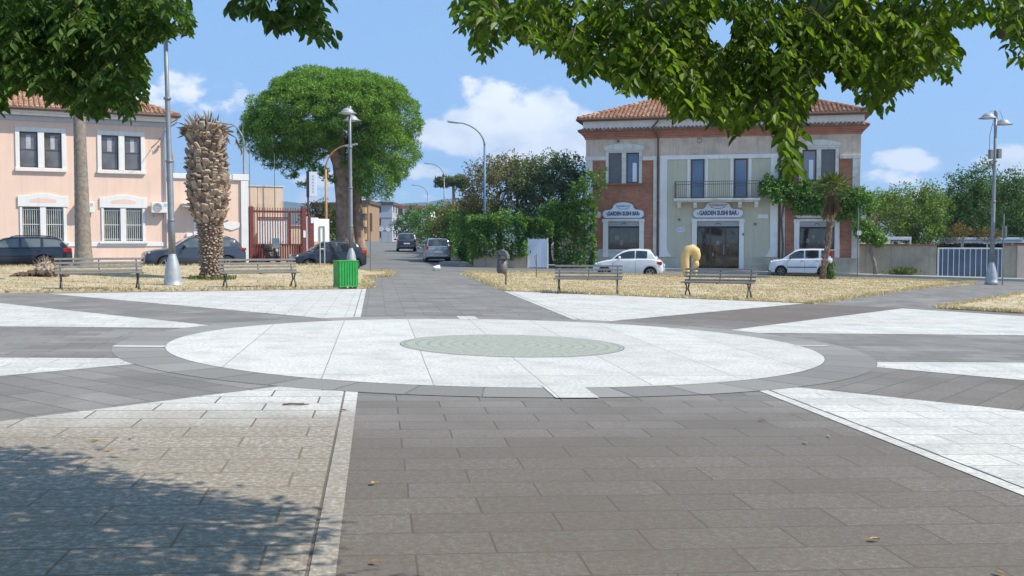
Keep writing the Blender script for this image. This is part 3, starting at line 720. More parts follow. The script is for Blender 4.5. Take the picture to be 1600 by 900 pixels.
        s = MB(); s.box(x0 - .05, x1 + .05, -.14, .1, zb - .08, zb - .01); s.build('sill', MT['terracotta'], wn, bevel=.01)
        s = MB()
        for k in range(26): s.box(ro[0] + .01, ro[1] - .01, .05, .08, zb + .005 + k * (zt - zb) / 26, zb + (k + .9) * (zt - zb) / 26)
        s.build('roller_shutter', MT['shutter_grey'], wn)
        s = MB(); s.box(gl[0], gl[0] + .07, .1, .16, zb, zt); s.box(gl[1] - .07, gl[1], .1, .16, zb, zt); s.box(gl[0] + .07, gl[1] - .07, .1, .16, zb, zb + .08); s.box(gl[0] + .07, gl[1] - .07, .1, .16, zt - .08, zt)
        s.build('sash', MT['frame_brown'], wn)
        s = MB(); s.box(gl[0] + .07, gl[1] - .07, .125, .14, zb + .08, zt - .08); s.build('pane', MT['blue_glass'], wn)
        s = MB(); a = gl[0] + .38; s.box(a, a + .25, .11, .12, zb + .1, zb + 1.25); s.build('curtain', MT['sign_white'], wn)
    for (a, b_, zt) in ((6.39, 7.19, 6.65), (8.93, 9.73, 6.63)):
        s = MB(); s.box(a, a + .08, .1, .17, 4.26, zt); s.box(b_ - .08, b_, .1, .17, 4.26, zt); s.box(a + .08, b_ - .08, .1, .17, zt - .09, zt); s.box(a + .08, b_ - .08, .1, .17, 4.26, 4.36)
        d = s.build('balcony_door', MT['frame_brown'], H)
        s = MB(); s.box(a + .08, b_ - .08, .125, .14, 4.36, zt - .09); s.build('pane', MT['blue_glass'], d)
        s = MB(); s.box(a + .02, b_ - .02, -.03, -.004, zt + .32, zt + .62); s.box(a - .05, b_ + .05, -.06, -.004, zt + .62, zt + .68); s.build('vent_panel', MT['tan_stucco'], H)
    # balcony
    s = MB(); s.box(5.45, 10.45, -.95, -.062, 4.09, 4.22); s.box(5.50, 10.40, -.88, -.064, 4.02, 4.088)
    bal = s.build('balcony', MT['pale_stone'], H, bevel=.015)
    for x in (5.62, 6.58, 9.2, 10.14):
        s = MB(); s.prism([(x, 3.70), (x + .22, 3.70), (x + .22, 4.02), (x, 4.02)], -.34, -.062)
        s.box(x, x + .22, -.72, -.338, 3.86, 4.018)
        s.build('bracket', MT['white_paint'], bal, bevel=.02)
    s = MB()
    for i in range(44):
        x = 5.5 + 4.9 * i / 43; s.box(x - .009, x + .009, -.909, -.891, 4.26, 5.22)
    for i in range(9):
        for x in (5.5, 10.4):
            y = -.9 + .82 * i / 8; s.box(x - .009, x + .009, y - .009, y + .009, 4.26, 5.2)
    for z in (4.28, 5.05, 5.22):
        s.box(5.48, 10.42, -.92, -.88, z, z + .03)
        for x in (5.5, 10.4): s.box(x - .018, x + .018, -.878, -.07, z, z + .03)
    s.build('railing', MT['iron_rail'], bal)
    # shop fronts
    for k, (a, b_, zb, zt, fx0, fx1) in enumerate(((1.40, 3.31, 1.18, 2.93, 1.08, 3.60), (6.78, 9.27, -.02, 2.91, 6.49, 9.55), (12.74, 14.73, 1.20, 2.86, 12.44, 15.0))):
        s = MB(); zl = .72 if k != 1 else -.5
        s.box(fx0, a, -.10, -.003, zl, zt + .14); s.box(b_, fx1, -.10, -.003, zl, zt + .14); s.box(a, b_, -.10, -.003, zt, zt + .14)
        s.box(fx0 - .04, a + .02, -.13, -.102, zt - .08, zt + .10); s.box(b_ - .02, fx1 + .04, -.13, -.102, zt - .08, zt + .10)
        if k != 1: s.box(a, b_, -.12, -.003, zb - .06, zb - .001)
        fr = s.build('shop_front' if k == 1 else 'shop_window', MT['white_paint'], H, bevel=.012)
        s = MB()
        for j in range(8): s.box(a + .01, b_ - .01, .02, .045, zt - .32 + j * .04, zt - .285 + j * .04)
        s.build('roller_shutter', MT['roller_metal'], fr)
        s = MB(); s.box(a + .01, b_ - .01, .05, .10, zt - .40, zt - .33)
        for i in range(13):
            cx = (a + b_) / 2; an = math.pi * i / 12
            s.box(cx - .14 * math.cos(an) - .012, cx - .14 * math.cos(an) + .012, .0, .018, zt - .22 + .09 * math.sin(an) - .02, zt - .22 + .09 * math.sin(an) + .02)
        s.build('shutter_badge', MT['plastic_black'], fr)
        s = MB(); xs = (a, (a + b_) / 2 - .45, (a + b_) / 2 + .45, b_) if k == 1 else (a, b_)
        for x in xs: s.box(max(a, x - .05), min(b_, x + .05), .12, .19, zb, zt - .33)
        s.box(a + .05, b_ - .05, .125, .185, zt - .42, zt - .33); s.box(a + .05, b_ - .05, .125, .185, zb, zb + .09)
        s.build('sash', MT['frame_brown'], fr)
        s = MB(); s.box(a + .05, b_ - .05, .145, .16, zb + .09, zt - .42); s.build('pane', MT['shop_glass'], fr)
        # bits that stand in the window
        rnd = random.Random(5 + k)
        for i in range((4, 7, 4)[k]):
            x = a + .25 + (b_ - a - .7) * (i + .5) / (4, 7, 4)[k]; z = rnd.uniform(zb + .25, zt - .95); w_ = rnd.uniform(.12, .3); h_ = rnd.uniform(.10, .32)
            s = MB(); s.box(x, x + w_, .135, .142, z, z + h_); s.build('window_poster', MT[rnd.choice(['bin_grey', 'shutter_grey', 'frame_brown', 'shutter_grey', 'bin_grey'])], fr)
        if k == 1:
            s = MB(); s.tube([((a + b_) / 2 + .35, .08, .9), ((a + b_) / 2 + .35, .08, 1.5)], .02, 8); s.build('door_handle', MT['galv_light'], fr)
        # sign board with stepped curved top
        sx0, sx1 = (1.08, 3.59) if k == 0 else ((6.56, 9.48) if k == 1 else (12.48, 14.95))
        zs0 = 3.12 if k < 2 else 3.06; w2 = (sx1 - sx0) / 2; cx = (sx0 + sx1) / 2
        pts = []
        for i in range(9):
            an = R(-90 - 180 * i / 8); pts.append((-w2 + .24 + .24 * math.cos(an), .24 + .24 * math.sin(an)))
        pts += [(-w2 * .60, .50), (-w2 * .52, .60)]
        for i in range(13):
            an = math.pi * (1 - i / 12); pts.append((w2 * .50 * math.cos(an), .62 + .32 * math.sin(an) ** .8 if 0 < i < 12 else .62))
        pts += [(w2 * .52, .60), (w2 * .60, .50)]
        for i in range(9):
            an = R(90 - 180 * i / 8); pts.append((w2 - .24 + .24 * math.cos(an), .24 + .24 * math.sin(an)))
        s = MB(); s.prism([(cx + x * 1.02, zs0 - .02 + z * 1.03) for x, z in pts][::-1], -.13, -.105, 1); s.prism([(cx + x, zs0 + z) for x, z in pts][::-1], -.17, -.132, 0)
        sg = fix_normals(s.build('sign_board', [MT['sign_white'], MT['sign_grey']], H))
        text_mesh('GARDEN SUSHI BAR', .37 if k == 1 else .335, MT['sign_navy'], sg, (cx, -.175, zs0 + .25), 'lettering', .012, .66 if k == 1 else .63)
        s = MB()
        hw_ = w2 * .36; zc = zs0 + .68
        fr_ = [(-hw_, .10), (hw_, .10), (hw_ * .86, 0), (hw_ * .72, -.10), (hw_ * .3, -.16), (-hw_ * .3, -.16), (-hw_ * .72, -.10), (-hw_ * .86, 0)]
        fi = [(x * .92, z * .82) for x, z in fr_]
        n_ = len(fr_)
        s.add([(cx + x, -.176, zc + z) for x, z in fr_] + [(cx + x, -.176, zc + z) for x, z in fi], [(i, (i + 1) % n_, (i + 1) % n_ + n_, i + n_) for i in range(n_)])
        rnd = random.Random(3)
        for i in range(8):
            x = cx - hw_ * .7 + hw_ * 1.4 * i / 8; s.box(x, x + hw_ * .10, -.178, -.173, zc - .02, zc + .05 + rnd.uniform(-.02, .01))
        for sg_ in (-1, 1):
            for t in range(3): s.box(cx + sg_ * (w2 - .27) - .05 + t * .03, cx + sg_ * (w2 - .27) - .02 + t * .03, -.178, -.173, zs0 + .2 + sg_ * (t - 1) * .05 - .02, zs0 + .2 + sg_ * (t - 1) * .05 + .05)
        s.build('emblem', MT['sign_navy'], sg)
    # small plaques and fittings on the wall
    s = MB(); s.lathe([(0, 0), (.27, 0), (.27, .03), (0, .03)], 24, M=Matrix.Translation((5.8, -.002, 2.38)) @ Matrix.Rotation(R(90), 4, 'X') @ Matrix.Diagonal((1, .62, 1, 1)))
    s.lathe([(.20, .031), (.215, .036), (.22, .031)], 24, 1, cap=False, M=Matrix.Translation((5.8, -.002, 2.38)) @ Matrix.Rotation(R(90), 4, 'X') @ Matrix.Diagonal((1, .62, 1, 1)))
    for i in range(4): s.box(5.66 + i * .08, 5.70 + i * .08, -.038, -.030, 2.35, 2.41, 1)
    s.build('plaque', [MT['sign_white'], MT['sign_navy']], H)
    s = MB(); s.lathe([(0, 0), (.2, 0), (.2, .04), (0, .04)], 20, M=Matrix.Translation((.78, -.002, 3.32)) @ Matrix.Rotation(R(90), 4, 'X')); s.build('plaque', MT['pale_stone'], H)
    s = MB(); s.box(10.32, 10.96, -.04, -.002, 3.02, 3.32); s.box(10.36, 10.92, -.044, -.041, 3.06, 3.28, 1); s.build('street_name_plate', [MT['pale_stone'], MT['white_trim']], H)
    s = MB()
    for x, z in ((5.72, 3.0), (10.2, 2.72), (9.5, 2.1)): s.box(x - .05, x + .05, -.12, -.003, z - .06, z + .06)
    s.build('wall_fitting', MT['iron_rail'], H)
    s = MB(); s.lathe([(.13, -.01), (.16, 0), (.13, .01)], 16, cap=False, M=Matrix.Translation((6.9, -.1, 7.72)) @ Matrix.Rotation(R(90), 4, 'X')); s.box(6.87, 6.93, -.1, -.003, 7.86, 7.9)
    s.box(1.95, 2.05, -.15, -.003, 7.74, 7.86); s.build('wall_light', MT['iron_rail'], H)
    return H
brick_house()

# ------------------------------------------------------------------ the pink house on the left
def pink_house():
    H = thing('pink_house', 'two storey pink stucco house with white framed windows and tiled roof', 'building', (-18.4, 56, 0), 27)
    x0, x1, Dp = -16.0, -.26, 8.0
    wc = [-14.10, -10.24, -6.37, -2.5]          # window centres
    holes = []
    for c in wc:
        holes += [(c - .98, c - .14, 5.44, 7.25), (c + .16, c + .98, 5.44, 7.25), (c - .92, c - .10, 1.70, 3.44), (c + .18, c + 1.0, 1.70, 3.44)]
    mb = MB(); wall_holes(mb, x0, x1, -.9, 8.22, holes, 0, .25)
    mb.add([(x0, 0, -.9), (x0, Dp, -.9), (x0, Dp, 8.22), (x0, 0, 8.22), (x1, 0, -.9), (x1, Dp, -.9), (x1, Dp, 8.22), (x1, 0, 8.22)], [(0, 3, 2, 1), (4, 5, 6, 7), (1, 2, 6, 5), (3, 7, 6, 2)])
    mb.build('wall', MT['pink_stucco'], H)
    mb = MB(); mb.box(x0 - .02, x1 + .02, -.05, -.002, 1.42, 1.62); mb.build('string_course', MT['white_trim'], H, bevel=.01)
    mb = MB(); mb.box(x0 - .04, x1 + .05, -.08, Dp, 7.80, 8.02); mb.build('frieze', MT['sign_grey'], H)
    mb = MB(); mb.box(x0 - .3, x1 + .30, -.32, Dp + .3, 8.06, 8.20); mb.box(x0 - .5, x1 + .50, -.52, Dp + .5, 8.203, 8.30); mb.build('eaves', MT['white_trim'], H, bevel=.02)
    e = .62; za, zr = 8.40, 10.4
    A, B_, C_, D_ = (x0 - e, -e, za), (x1 + e, -e, za), (x1 + e, Dp + e, za), (x0 - e, Dp + e, za)
    r0, r1 = (x0 + 3.4, Dp / 2, zr), (x1 - 4.0, Dp / 2, zr)
    mb = MB(); tile_slope(mb, A, B_, r0, r1, .24, 16, .09); tile_slope(mb, B_, C_, r1, r1, .24, 16, .09); tile_slope(mb, C_, D_, r1, r0, .24, 8, .09); tile_slope(mb, D_, A, r0, r0, .24, 8, .09)
    for a, b_ in ((A, r0), (B_, r1), (C_, r1), (D_, r0), (r0, r1)): ridge_tiles(mb, a, b_)
    rf = mb.build('roof', MT['roof_tile_pale'], H)
    mb = MB()
    mb.tube([(x0 - e, -e - .05, 8.36), (x1 + e + .06, -e - .05, 8.36)], .08, 8); mb.tube([(x1 + e + .05, -e, 8.36), (x1 + e + .05, Dp + e, 8.36)], .08, 8)
    mb.build('gutter', MT['gutter_brown'], rf)
    mb = MB(); mb.tube([(x1 + .55, -.62, 8.3), (x1 + .5, -.55, 8.0), (x1 + .2, -.2, 7.8), (x1 - .06, -.1, 7.5), (x1 - .06, -.1, -.2)], .05, 8); mb.build('downpipe', MT['sign_grey'], H, smooth=True)
    for i, c in enumerate(wc):
        # upper window: white surround, two brown sashes
        s = MB(); a, b_, zb, zt = c - 1.18, c + 1.18, 5.24, 7.48
        s.box(a, c - .98, -.06, -.002, zb + .18, zt); s.box(c + .98, b_, -.06, -.002, zb + .18, zt); s.box(c - .14, c + .16, -.06, -.002, 5.44, 7.25)
        s.box(c - .98, c + .98, -.06, -.002, 7.25, zt)
        wn = s.build('window', MT['white_trim'], H, bevel=.012)
        s = MB(); s.box(a - .02, b_ + .02, -.14, -.002, zb, zb + .179); s.build('sill', MT['white_trim'], wn, bevel=.015)
        for (p, q2) in ((c - .98, c - .14), (c + .16, c + .98)):
            s = MB(); s.box(p, p + .06, .08, .14, 5.44, 7.25); s.box(q2 - .06, q2, .08, .14, 5.44, 7.25); s.box(p + .06, q2 - .06, .08, .14, 5.44, 5.51); s.box(p + .06, q2 - .06, .08, .14, 7.18, 7.25)
            s.box(p + .06, q2 - .06, .085, .135, 6.32, 6.37); sa = s.build('sash', MT['frame_brown'], wn)
            s = MB(); s.box(p + .06, q2 - .06, .10, .115, 5.51, 6.32); s.box(p + .06, q2 - .06, .10, .115, 6.37, 7.18); s.build('pane', MT['pane_glass'], sa)
            s = MB(); s.box(p + .30, q2 - .32, .118, .125, 6.40, 7.15)
            s.box(p + .3, q2 - .32, .09, .098, 6.4, 7.1); s.build('curtain', MT['curtain'], sa)
        # lower window: arched head block, iron grille
        s = MB(); a, b_ = c - 1.12, c + 1.22
        s.box(a + .08, c - .92, -.06, -.002, 1.70, 3.44); s.box(c + 1.0, b_ - .08, -.06, -.002, 1.70, 3.44); s.box(c - .10, c + .18, -.06, -.002, 1.70, 3.44)
        hd = [(a, 3.45), (a, 3.98)] + [(a + .38 + (b_ - a - .76) * k / 8, 4.0 + .13 * math.sin(math.pi * k / 8)) for k in range(9)] + [(b_, 3.98), (b_, 3.45)]
        cut = [(b_ - .55, 3.66), (b_ - .55, 3.80)] + [(b_ - .55 - (b_ - a - 1.1) * k / 6, 3.80 + .10 * math.sin(math.pi * k / 6)) for k in range(1, 6)] + [(a + .55, 3.80), (a + .55, 3.66)]
        s.prism(hd[::-1], -.09, -.003)
        wn = fix_normals(s.build('window', MT['white_trim'], H, bevel=.012))
        s = MB(); s.prism(cut, -.094, -.0905); fix_normals(s.build('arch_panel', MT['pink_stucco'], wn))
        s = MB(); s.box(a - .04, b_ + .04, -.15, -.06, 1.56, 1.69); s.build('sill', MT['white_trim'], wn, bevel=.012)
        for (p, q2) in ((c - .92, c - .10), (c + .18, c + 1.0)):
            s = MB(); s.box(p, q2, .15, .17, 1.70, 3.44); s.build('pane', MT['pane_dark'], wn)
            s = MB()
            for k in range(8):
                x = p + .05 + (q2 - p - .1) * k / 7; s.box(x - .009, x + .009, .02, .038, 1.71, 3.40)
            for z in (1.80, 2.55, 3.30): s.box(p + .01, q2 - .01, .012, .046, z - .014, z + .014)
            s.build('grille', MT['white_paint'], wn)
    return H
pink_house()
def air_conditioner(loc, rz, label):
    t = thing('air_conditioner', label, 'air conditioner', loc, rz, 'air conditioners on the pink house')
    s = MB(); s.box(0, .84, -.42, -.1, 0, .56); s.build('casing', MT['white_paint'], t, bevel=.025)
    s = MB(); M = Matrix.Translation((.30, -.425, .28)) @ Matrix.Rotation(R(90), 4, 'X')
    s.lathe([(0, 0), (.235, 0), (.235, .006), (0, .006)], 24, M=M); s.build('fan_opening', MT['shutter_grey'], t)
    s = MB()
    for r_ in (.06, .11, .16, .21): s.lathe([(r_ - .006, .008), (r_ + .006, .012), (r_ + .006, .008)], 20, M=M, cap=False)
    for k in range(3):
        an = math.pi * k / 3; s.tube([M @ Vector((.23 * math.cos(an), .23 * math.sin(an), .012)), M @ Vector((-.23 * math.cos(an), -.23 * math.sin(an), .012))], .006, 4)
    s.build('fan_guard', MT['white_paint'], t)
    s = MB(); s.box(.64, .78, -.426, -.42, .33, .5); s.build('badge', MT['sign_grey'], t)
    s = MB()
    for x in (.14, .66): s.box(x, x + .04, -.4, 0, -.05, -.002); s.box(x, x + .04, -.05, 0, -.25, -.052)
    s.build('bracket', MT['galv_light'], t)
def onP(x, y, z): a = PP(x, y); return (a[0], a[1], z)
air_conditioner(onP(-1.08, 0, 3.2), 27, 'white air conditioner unit beside the lower right window of the pink house')
air_conditioner(onP(-4.75, 0, 3.17), 27, 'white air conditioner unit half hidden behind the tall bare palm trunk')
t = thing('wall_lamp', 'small dark bracket lamp high on the pink wall near its corner', 'lamp', onP(-.62, 0, 6.7), 27)
s = MB(); s.tube([(.1, 0, .45), (.05, -.35, .5), (-.1, -.75, .25), (-.5, -.95, -.1)], .02, 6); s.tube([(0, 0, 0), (.05, -.3, .1), (.1, -.35, .4)], .014, 6); s.build('bracket', MT['dark_metal'], t)
s = MB(); s.lathe([(.02, .12), (.09, .04), (.1, 0), (.02, -.02)], 12, c=(0, -.12, 0)); s.build('lamp_head', MT['galv'], t)
# ------------------------------------------------------------------ annex, gate and yard left of the street
def annex():
    H = thing('pink_annex', 'low flat roofed pink annex with white coping, canopy and door', 'building', onP(-.24, .05, 0), 27)
    s = MB(); wall_holes(s, 0, 3.95, -.6, 5.08, [(1.62, 2.60, .45, 3.3)], 0, .3)
    s.add([(0, 6, -.6), (3.95, 0, -.6), (3.95, 6, -.6), (3.95, 0, 5.08), (3.95, 6, 5.08), (0, 0, 5.08), (0, 6, 5.08)], [(1, 2, 4, 3), (5, 3, 4, 6)])
    s.build('wall', MT['pink_stucco'], H)
    s = MB(); s.box(-.02, 4.02, -.10, 6, 5.083, 5.36); s.build('coping', MT['white_trim'], H, bevel=.02)
    s = MB(); s.box(3.96, 4.36, -.12, .3, -.6, 5.06); s.box(3.5, 4.4, -.14, .32, 5.065, 5.4); s.build('pillar', MT['white_trim'], H, bevel=.015)
    s = MB(); s.box(.80, 2.9, -.85, -.004, 3.52, 3.66); s.box(.74, 2.96, -.91, -.004, 3.663, 3.74, 0); s.build('canopy', MT['pale_stone'], H, bevel=.02)
    s = MB(); s.box(1.40, 1.62, -.05, -.003, .45, 3.3); s.box(2.60, 2.8, -.05, -.003, .45, 3.3); s.box(1.40, 2.8, -.05, -.003, 3.303, 3.45)
    d = s.build('door', MT['white_trim'], H)
    s = MB(); s.box(1.62, 2.6, .12, .17, .45, 3.3); s.build('door_leaf', MT['shutter_grey'], d)
    s = MB(); s.box(1.0, 1.32, -.12, -.003, 1.93, 2.12); s.build('letter_box', MT['white_paint'], H, bevel=.015)
    s = MB(); s.prism([(2.85, 2.62), (3.05, 2.42), (3.45, 2.30), (3.85, 2.44), (3.9, 2.70), (3.0, 2.78)], -.06, -.003); fix_normals(s.build('name_plate', MT['white_trim'], H))
    s = MB(); s.tube([(4.15, .1, 5.4), (4.15, .1, 8.3)], .022, 6); s.build('pole', MT['galv'], H)
    return H
annex()
t = thing('satellite_dish', 'rusty satellite dish on the flat roof beside the pink house', 'satellite dish', onP(.35, 1.2, 5.36), 27)
s = MB(); s.tube([(0, 0, 0), (0, 0, .75)], .025, 6); s.build('mast', MT['galv'], t)
s = MB(); M = Matrix.Translation((-.15, -.08, .85)) @ Matrix.Rotation(R(100), 4, 'Y') @ Matrix.Rotation(R(12), 4, 'X')
s.lathe([(.01, .10), (.18, .075), (.32, .03), (.42, -.03), (.43, -.03), (.33, .045), (.18, .09), (.01, .115)], 20, M=M); s.build('dish', MT['terracotta'], t, smooth=True)
s = MB(); s.tube([(-.1, 0, .55), (.4, -.15, .62), (.75, -.25, .75)], .014, 5); s.box(.72, .84, -.3, -.2, .70, .82); s.build('feed_arm', MT['galv_light'], t)

def yard():
    G_ = thing('red_gate', 'rust red slatted iron gate with white sheeting behind its bars', 'gate', onP(4.1, 0, 0), 27)
    for (a, b_) in ((.06, .30), (3.05, 3.30)):
        s = MB(); s.box(a, b_, -.12, .12, -.2, 3.64); s.build('post', MT['red_iron'], G_, bevel=.01)
    s = MB()
    s.box(.31, 3.04, -.03, .03, 3.30, 3.42); s.box(.31, 3.04, -.03, .03, 1.44, 1.54); s.box(.31, 3.04, -.03, .03, .55, .65)
    s.box(2.30, 2.40, -.03, .03, 1.54, 3.30); s.box(.55, 2.30, -.03, .03, 2.98, 3.05)
    for i in range(19):
        x = .36 + 2.62 * i / 18; s.box(x - .02, x + .02, -.055, -.031, .6, 3.58)
    for i in range(20):
        x = .33 + 2.6 * i / 19; s.box(x - .05, x + .05, .031, .05, .6, 1.46)
    s.build('gate_leaf', MT['red_iron'], G_)
    s = MB(); s.box(.57, 2.28, .06, .08, 1.55, 2.97); s.build('sheeting', MT['white_paint'], G_)
    s = MB(); s.box(3.10, 3.24, -.15, -.122, 1.9, 2.3); s.build('letter_box', MT['white_paint'], G_)
    s = MB(); s.box(3.45, 3.75, -.10, .12, -.2, 3.15); s.build('post', MT['red_iron'], G_, bevel=.01)
    s = MB(); s.box(3.31, 3.44, -.02, .02, .5, 3.1); s.build('side_panel', MT['white_trim'], G_)
    s = MB(); s.box(3.55, 4.0, -.14, -.11, 2.72, 3.04); s.build('notice_plate', MT['sign_white'], G_)
    wv = thing('yard_wall', 'stained cream plaster wall standing behind the red gate', 'wall', onP(4.4, 5.0, 0), 27)
    s = MB(); s.box(0, 1.38, 0, .3, -.4, 5.02); s.box(1.45, 3.0, 0, .3, -.4, 5.02); s.box(1.385, 1.445, .03, .3, -.4, 5.02); s.build('panel', MT['beige_plaster'], wv)
    s = MB(); s.box(-.03, 3.04, -.05, .35, 5.023, 5.08); s.build('coping', MT['pale_stone'], wv)
    lw = thing('yard_building', 'pale low shed wall behind the right end of the red gate', 'shed', onP(6.2, 3.5, 0), 27)
    s = MB(); s.box(0, 3.2, 0, 2.0, -.4, 2.6); s.build('wall', MT['beige_plaster'], lw); s = MB(); s.box(-.1, 3.3, -.1, 2.1, 2.603, 2.7); s.build('roof', MT['concrete'], lw)
    for (x, y, h, nm) in ((4.9, 3, 7.4, 'thin dark aerial pole in front of the cream yard wall'), (6.75, 4.5, 7.0, 'thin pale pole at the right edge of the cream yard wall')):
        t = thing('thin_pole', nm, 'pole', onP(x, y, 0), 0)
        s = MB(); s.tube([(0, 0, -.2), (0, 0, h * .6), (0, 0, h)], [.04, .03, .02], 6); s.build('mast', MT['galv'], t)
        s = MB(); s.lathe([(.05, 0), (.05, .06), (.02, .1)], 8, c=(0, 0, h - .08)); s.build('cap', MT['dark_metal'], t)
yard()
# vertical hanging sign on its post
t = thing('vertical_sign', 'tall narrow white sign high on a dark post beside the pine', 'sign', at(482, 385, 60) - Vector((0, 0, 1.2)), 12)
s = MB(); s.tube([(0, 0, -.6), (0, 0, 5.5)], .055, 8); s.build('post', MT['frame_brown'], t)
s = MB(); s.box(-.09, .06, -.14, .14, 4.05, 5.55); s.build('casing', MT['plastic_black'], t)
s = MB(); s.box(.062, .50, -.11, .11, 4.07, 5.50); pnl = s.build('sign_panel', MT['sign_white'], t, bevel=.015)
s = MB()
for i in range(6): s.box(.22, .34, -.116, -.111, 4.30 + i * .18, 4.40 + i * .18)
s.build('faded_marks', MT['sign_grey'], pnl)

# ------------------------------------------------------------------ cars
def car(name, label, loc, rz, P, paint, group=None, pitch=0, glass='car_glass'):
    L, Wd = P['L'], P['W']; hw = Wd / 2
    T = thing(name, label, 'car', loc, rz, group); T.rotation_euler = (0, R(pitch), R(rz))
    X = lambda x: L / 2 - x
    def interp(tab, x):
        if x <= tab[0][0]: return tab[0][1]
        for (xa, za), (xb, zb) in zip(tab, tab[1:]):
            if x <= xb:
                t = (x - xa) / (xb - xa); return za + (zb - za) * t
        return tab[-1][1]
    ztop = lambda x: interp(P['top'], x)
    zroof = lambda x: interp(P['roof'], x)
    def wid(x):
        f, r_ = P.get('fr', .5), P.get('rr', .4); w = hw
        if x < f: w *= .74 + .26 * math.sqrt(max(0, 1 - (1 - x / f) ** 2))
        if L - x < r_: w *= .84 + .16 * math.sqrt(max(0, 1 - (1 - (L - x) / r_) ** 2))
        return w
    wr = P['r']; ar = wr + .055; axs = (P['fo'], P['fo'] + P['wb'])
    def zbot(x):
        z = P.get('sill', .20) + .12 * max(0, 1 - x / .35) + .14 * max(0, 1 - (L - x) / .35)
        for c in axs:
            if abs(x - c) < ar: z = max(z, wr + math.sqrt(ar * ar - (x - c) ** 2))
        return z
    xs = sorted(set([round(L * i / 56, 4) for i in range(57)] + [round(c + ar * math.cos(math.pi * k / 14), 4) for c in axs for k in range(15)] + [.03, .08, L - .03, L - .08]))
    xs = [x for x in xs if 0 <= x <= L]
    mb = MB(); vs = []; nsec = 6
    for x in xs:
        w = wid(x); zb, zt = zbot(x), ztop(x); zs = max(zb + .02, min(zt - .12, .62 * zt + .1))
        half = [(w * .97, zb), (w, zb + (zs - zb) * .45), (w * .995, zs), (w * .965, zt - .05), (w * .88, zt), (0, zt + .035)]
        row = half + [(-a, b_) for a, b_ in half[-2::-1]]
        vs += [(X(x), a, b_) for a, b_ in row]
    m_ = 11; n = len(xs)
    fs = [(i * m_ + k, (i + 1) * m_ + k, (i + 1) * m_ + k + 1, i * m_ + k + 1) for i in range(n - 1) for k in range(m_ - 1)]
    fs += [tuple(range(m_)), tuple((n - 1) * m_ + k for k in range(m_ - 1, -1, -1))]
    mb.add(vs, fs)
    # cabin
    g0, g1 = P['roof'][0][0], P['roof'][-1][0]
    gx = sorted(set([g0 + (g1 - g0) * i / 30 for i in range(31)] + [p[0] for p in P['roof']]))
    zmax = max(z for _, z in P['roof'])
    def side(x, z):
        t = max(0, min(1, (z - ztop(x) + .02) / (zmax - ztop(x) + .02)))
        return wid(x) * (.90 - (.90 - P.get('tumble', .70)) * t ** 1.3)
    vs = []
    for x in gx:
        zt = ztop(x) - .02; zr = max(zt + .004, zroof(x)); ze = max(zt + .002, zr - .06)
        zm = (zt + ze) / 2
        half = [(side(x, zt), zt), (side(x, zm), zm), (side(x, ze), ze), (side(x, zr) * .93, zr), (0, zr + .03)]
        row = half + [(-a, b_) for a, b_ in half[-2::-1]]
        vs += [(X(x), a, b_) for a, b_ in row]
    n = len(gx)
    mb.add(vs, [(i * 9 + k, (i + 1) * 9 + k, (i + 1) * 9 + k + 1, i * 9 + k + 1) for i in range(n - 1) for k in range(8)])
    body = smooth_edges(fix_normals(mb.build('body', paint, T)), 32)
    # glass
    ins = .045
    for (xa, xb) in P['win']:
        for sg in (1, -1):
            mb = MB(); vs = []; N = 12
            for i in range(N + 1):
                x = xa + (xb - xa) * i / N; z0 = ztop(x) + .03; z1 = max(z0 + .003, min(zroof(x) - ins - .035, zmax - ins - .04))
                for j in range(4):
                    z = z0 + (z1 - z0) * j / 3; vs.append((X(x), sg * (side(x, z) + .008), z))
            mb.add(vs, [(i * 4 + j, (i + 1) * 4 + j, (i + 1) * 4 + j + 1, i * 4 + j + 1) for i in range(N) for j in range(3)])
            mb.build('side_window', MT[glass], T, smooth=True)
    for nm, (xa, xb) in (('windscreen', P['ws']), ('rear_window', P['rw'])):
        mb = MB(); vs = []; N = 10
        for i in range(N + 1):
            x = xa + (xb - xa) * i / N; z = zroof(x); dx = .012 * (-1 if nm == 'windscreen' else 1)
            wv = (side(x, z) * .90)
            for j in range(7):
                y = wv * (j / 3 - 1); vs.append((X(x + dx), y, z + .014 + .03 * (1 - (j / 3 - 1) ** 2) - .002))
        mb.add(vs, [(i * 7 + j, (i + 1) * 7 + j, (i + 1) * 7 + j + 1, i * 7 + j + 1) for i in range(N) for j in range(6)])
        mb.build(nm, MT[glass], T, smooth=True)
    # wheels
    for c in axs:
        for sg in (1, -1):
            M = Matrix.Translation((X(c), sg * (hw - .11), wr)) @ Matrix.Rotation(R(90) * -sg, 4, 'X')
            mb = MB(); mb.lathe([(wr * .62, -.10), (wr * .9, -.10), (wr, -.07), (wr, .07), (wr * .93, .095), (wr * .66, .10), (wr * .62, .06), (.0, .04)], 26, M=M)
            wh = smooth_edges(mb.build('wheel', MT['tyre'], T), 50)
            mb = MB(); mb.lathe([(wr * .58, .062), (wr * .66, .09), (wr * .665, .102), (wr * .60, .10), (wr * .57, .07)], 26, M=M, cap=False)
            mb.lathe([(0, .10), (.05, .098), (.06, .07)], 12, M=M)
            for k in range(P.get('spokes', 5)):
                an = 2 * math.pi * k / P.get('spokes', 5)
                mb.box(.03, wr * .61, -.024, .024, .066, .092, 0, M @ Matrix.Rotation(an, 4, 'Z'))
            mb.build('rim', MT['rim'] if not P.get('steel') else MT['shutter_grey'], wh)
    mb = MB(); mb.box(X(L - .25), X(.25), -hw + .22, hw - .22, P.get('sill', .2) + .01, ztop(L / 2) - .15)  # solid black box added inside the body to block light between the wheels
    for c in axs:
        pass
    mb.build('underbody_light_block', MT['plastic_black'], T)
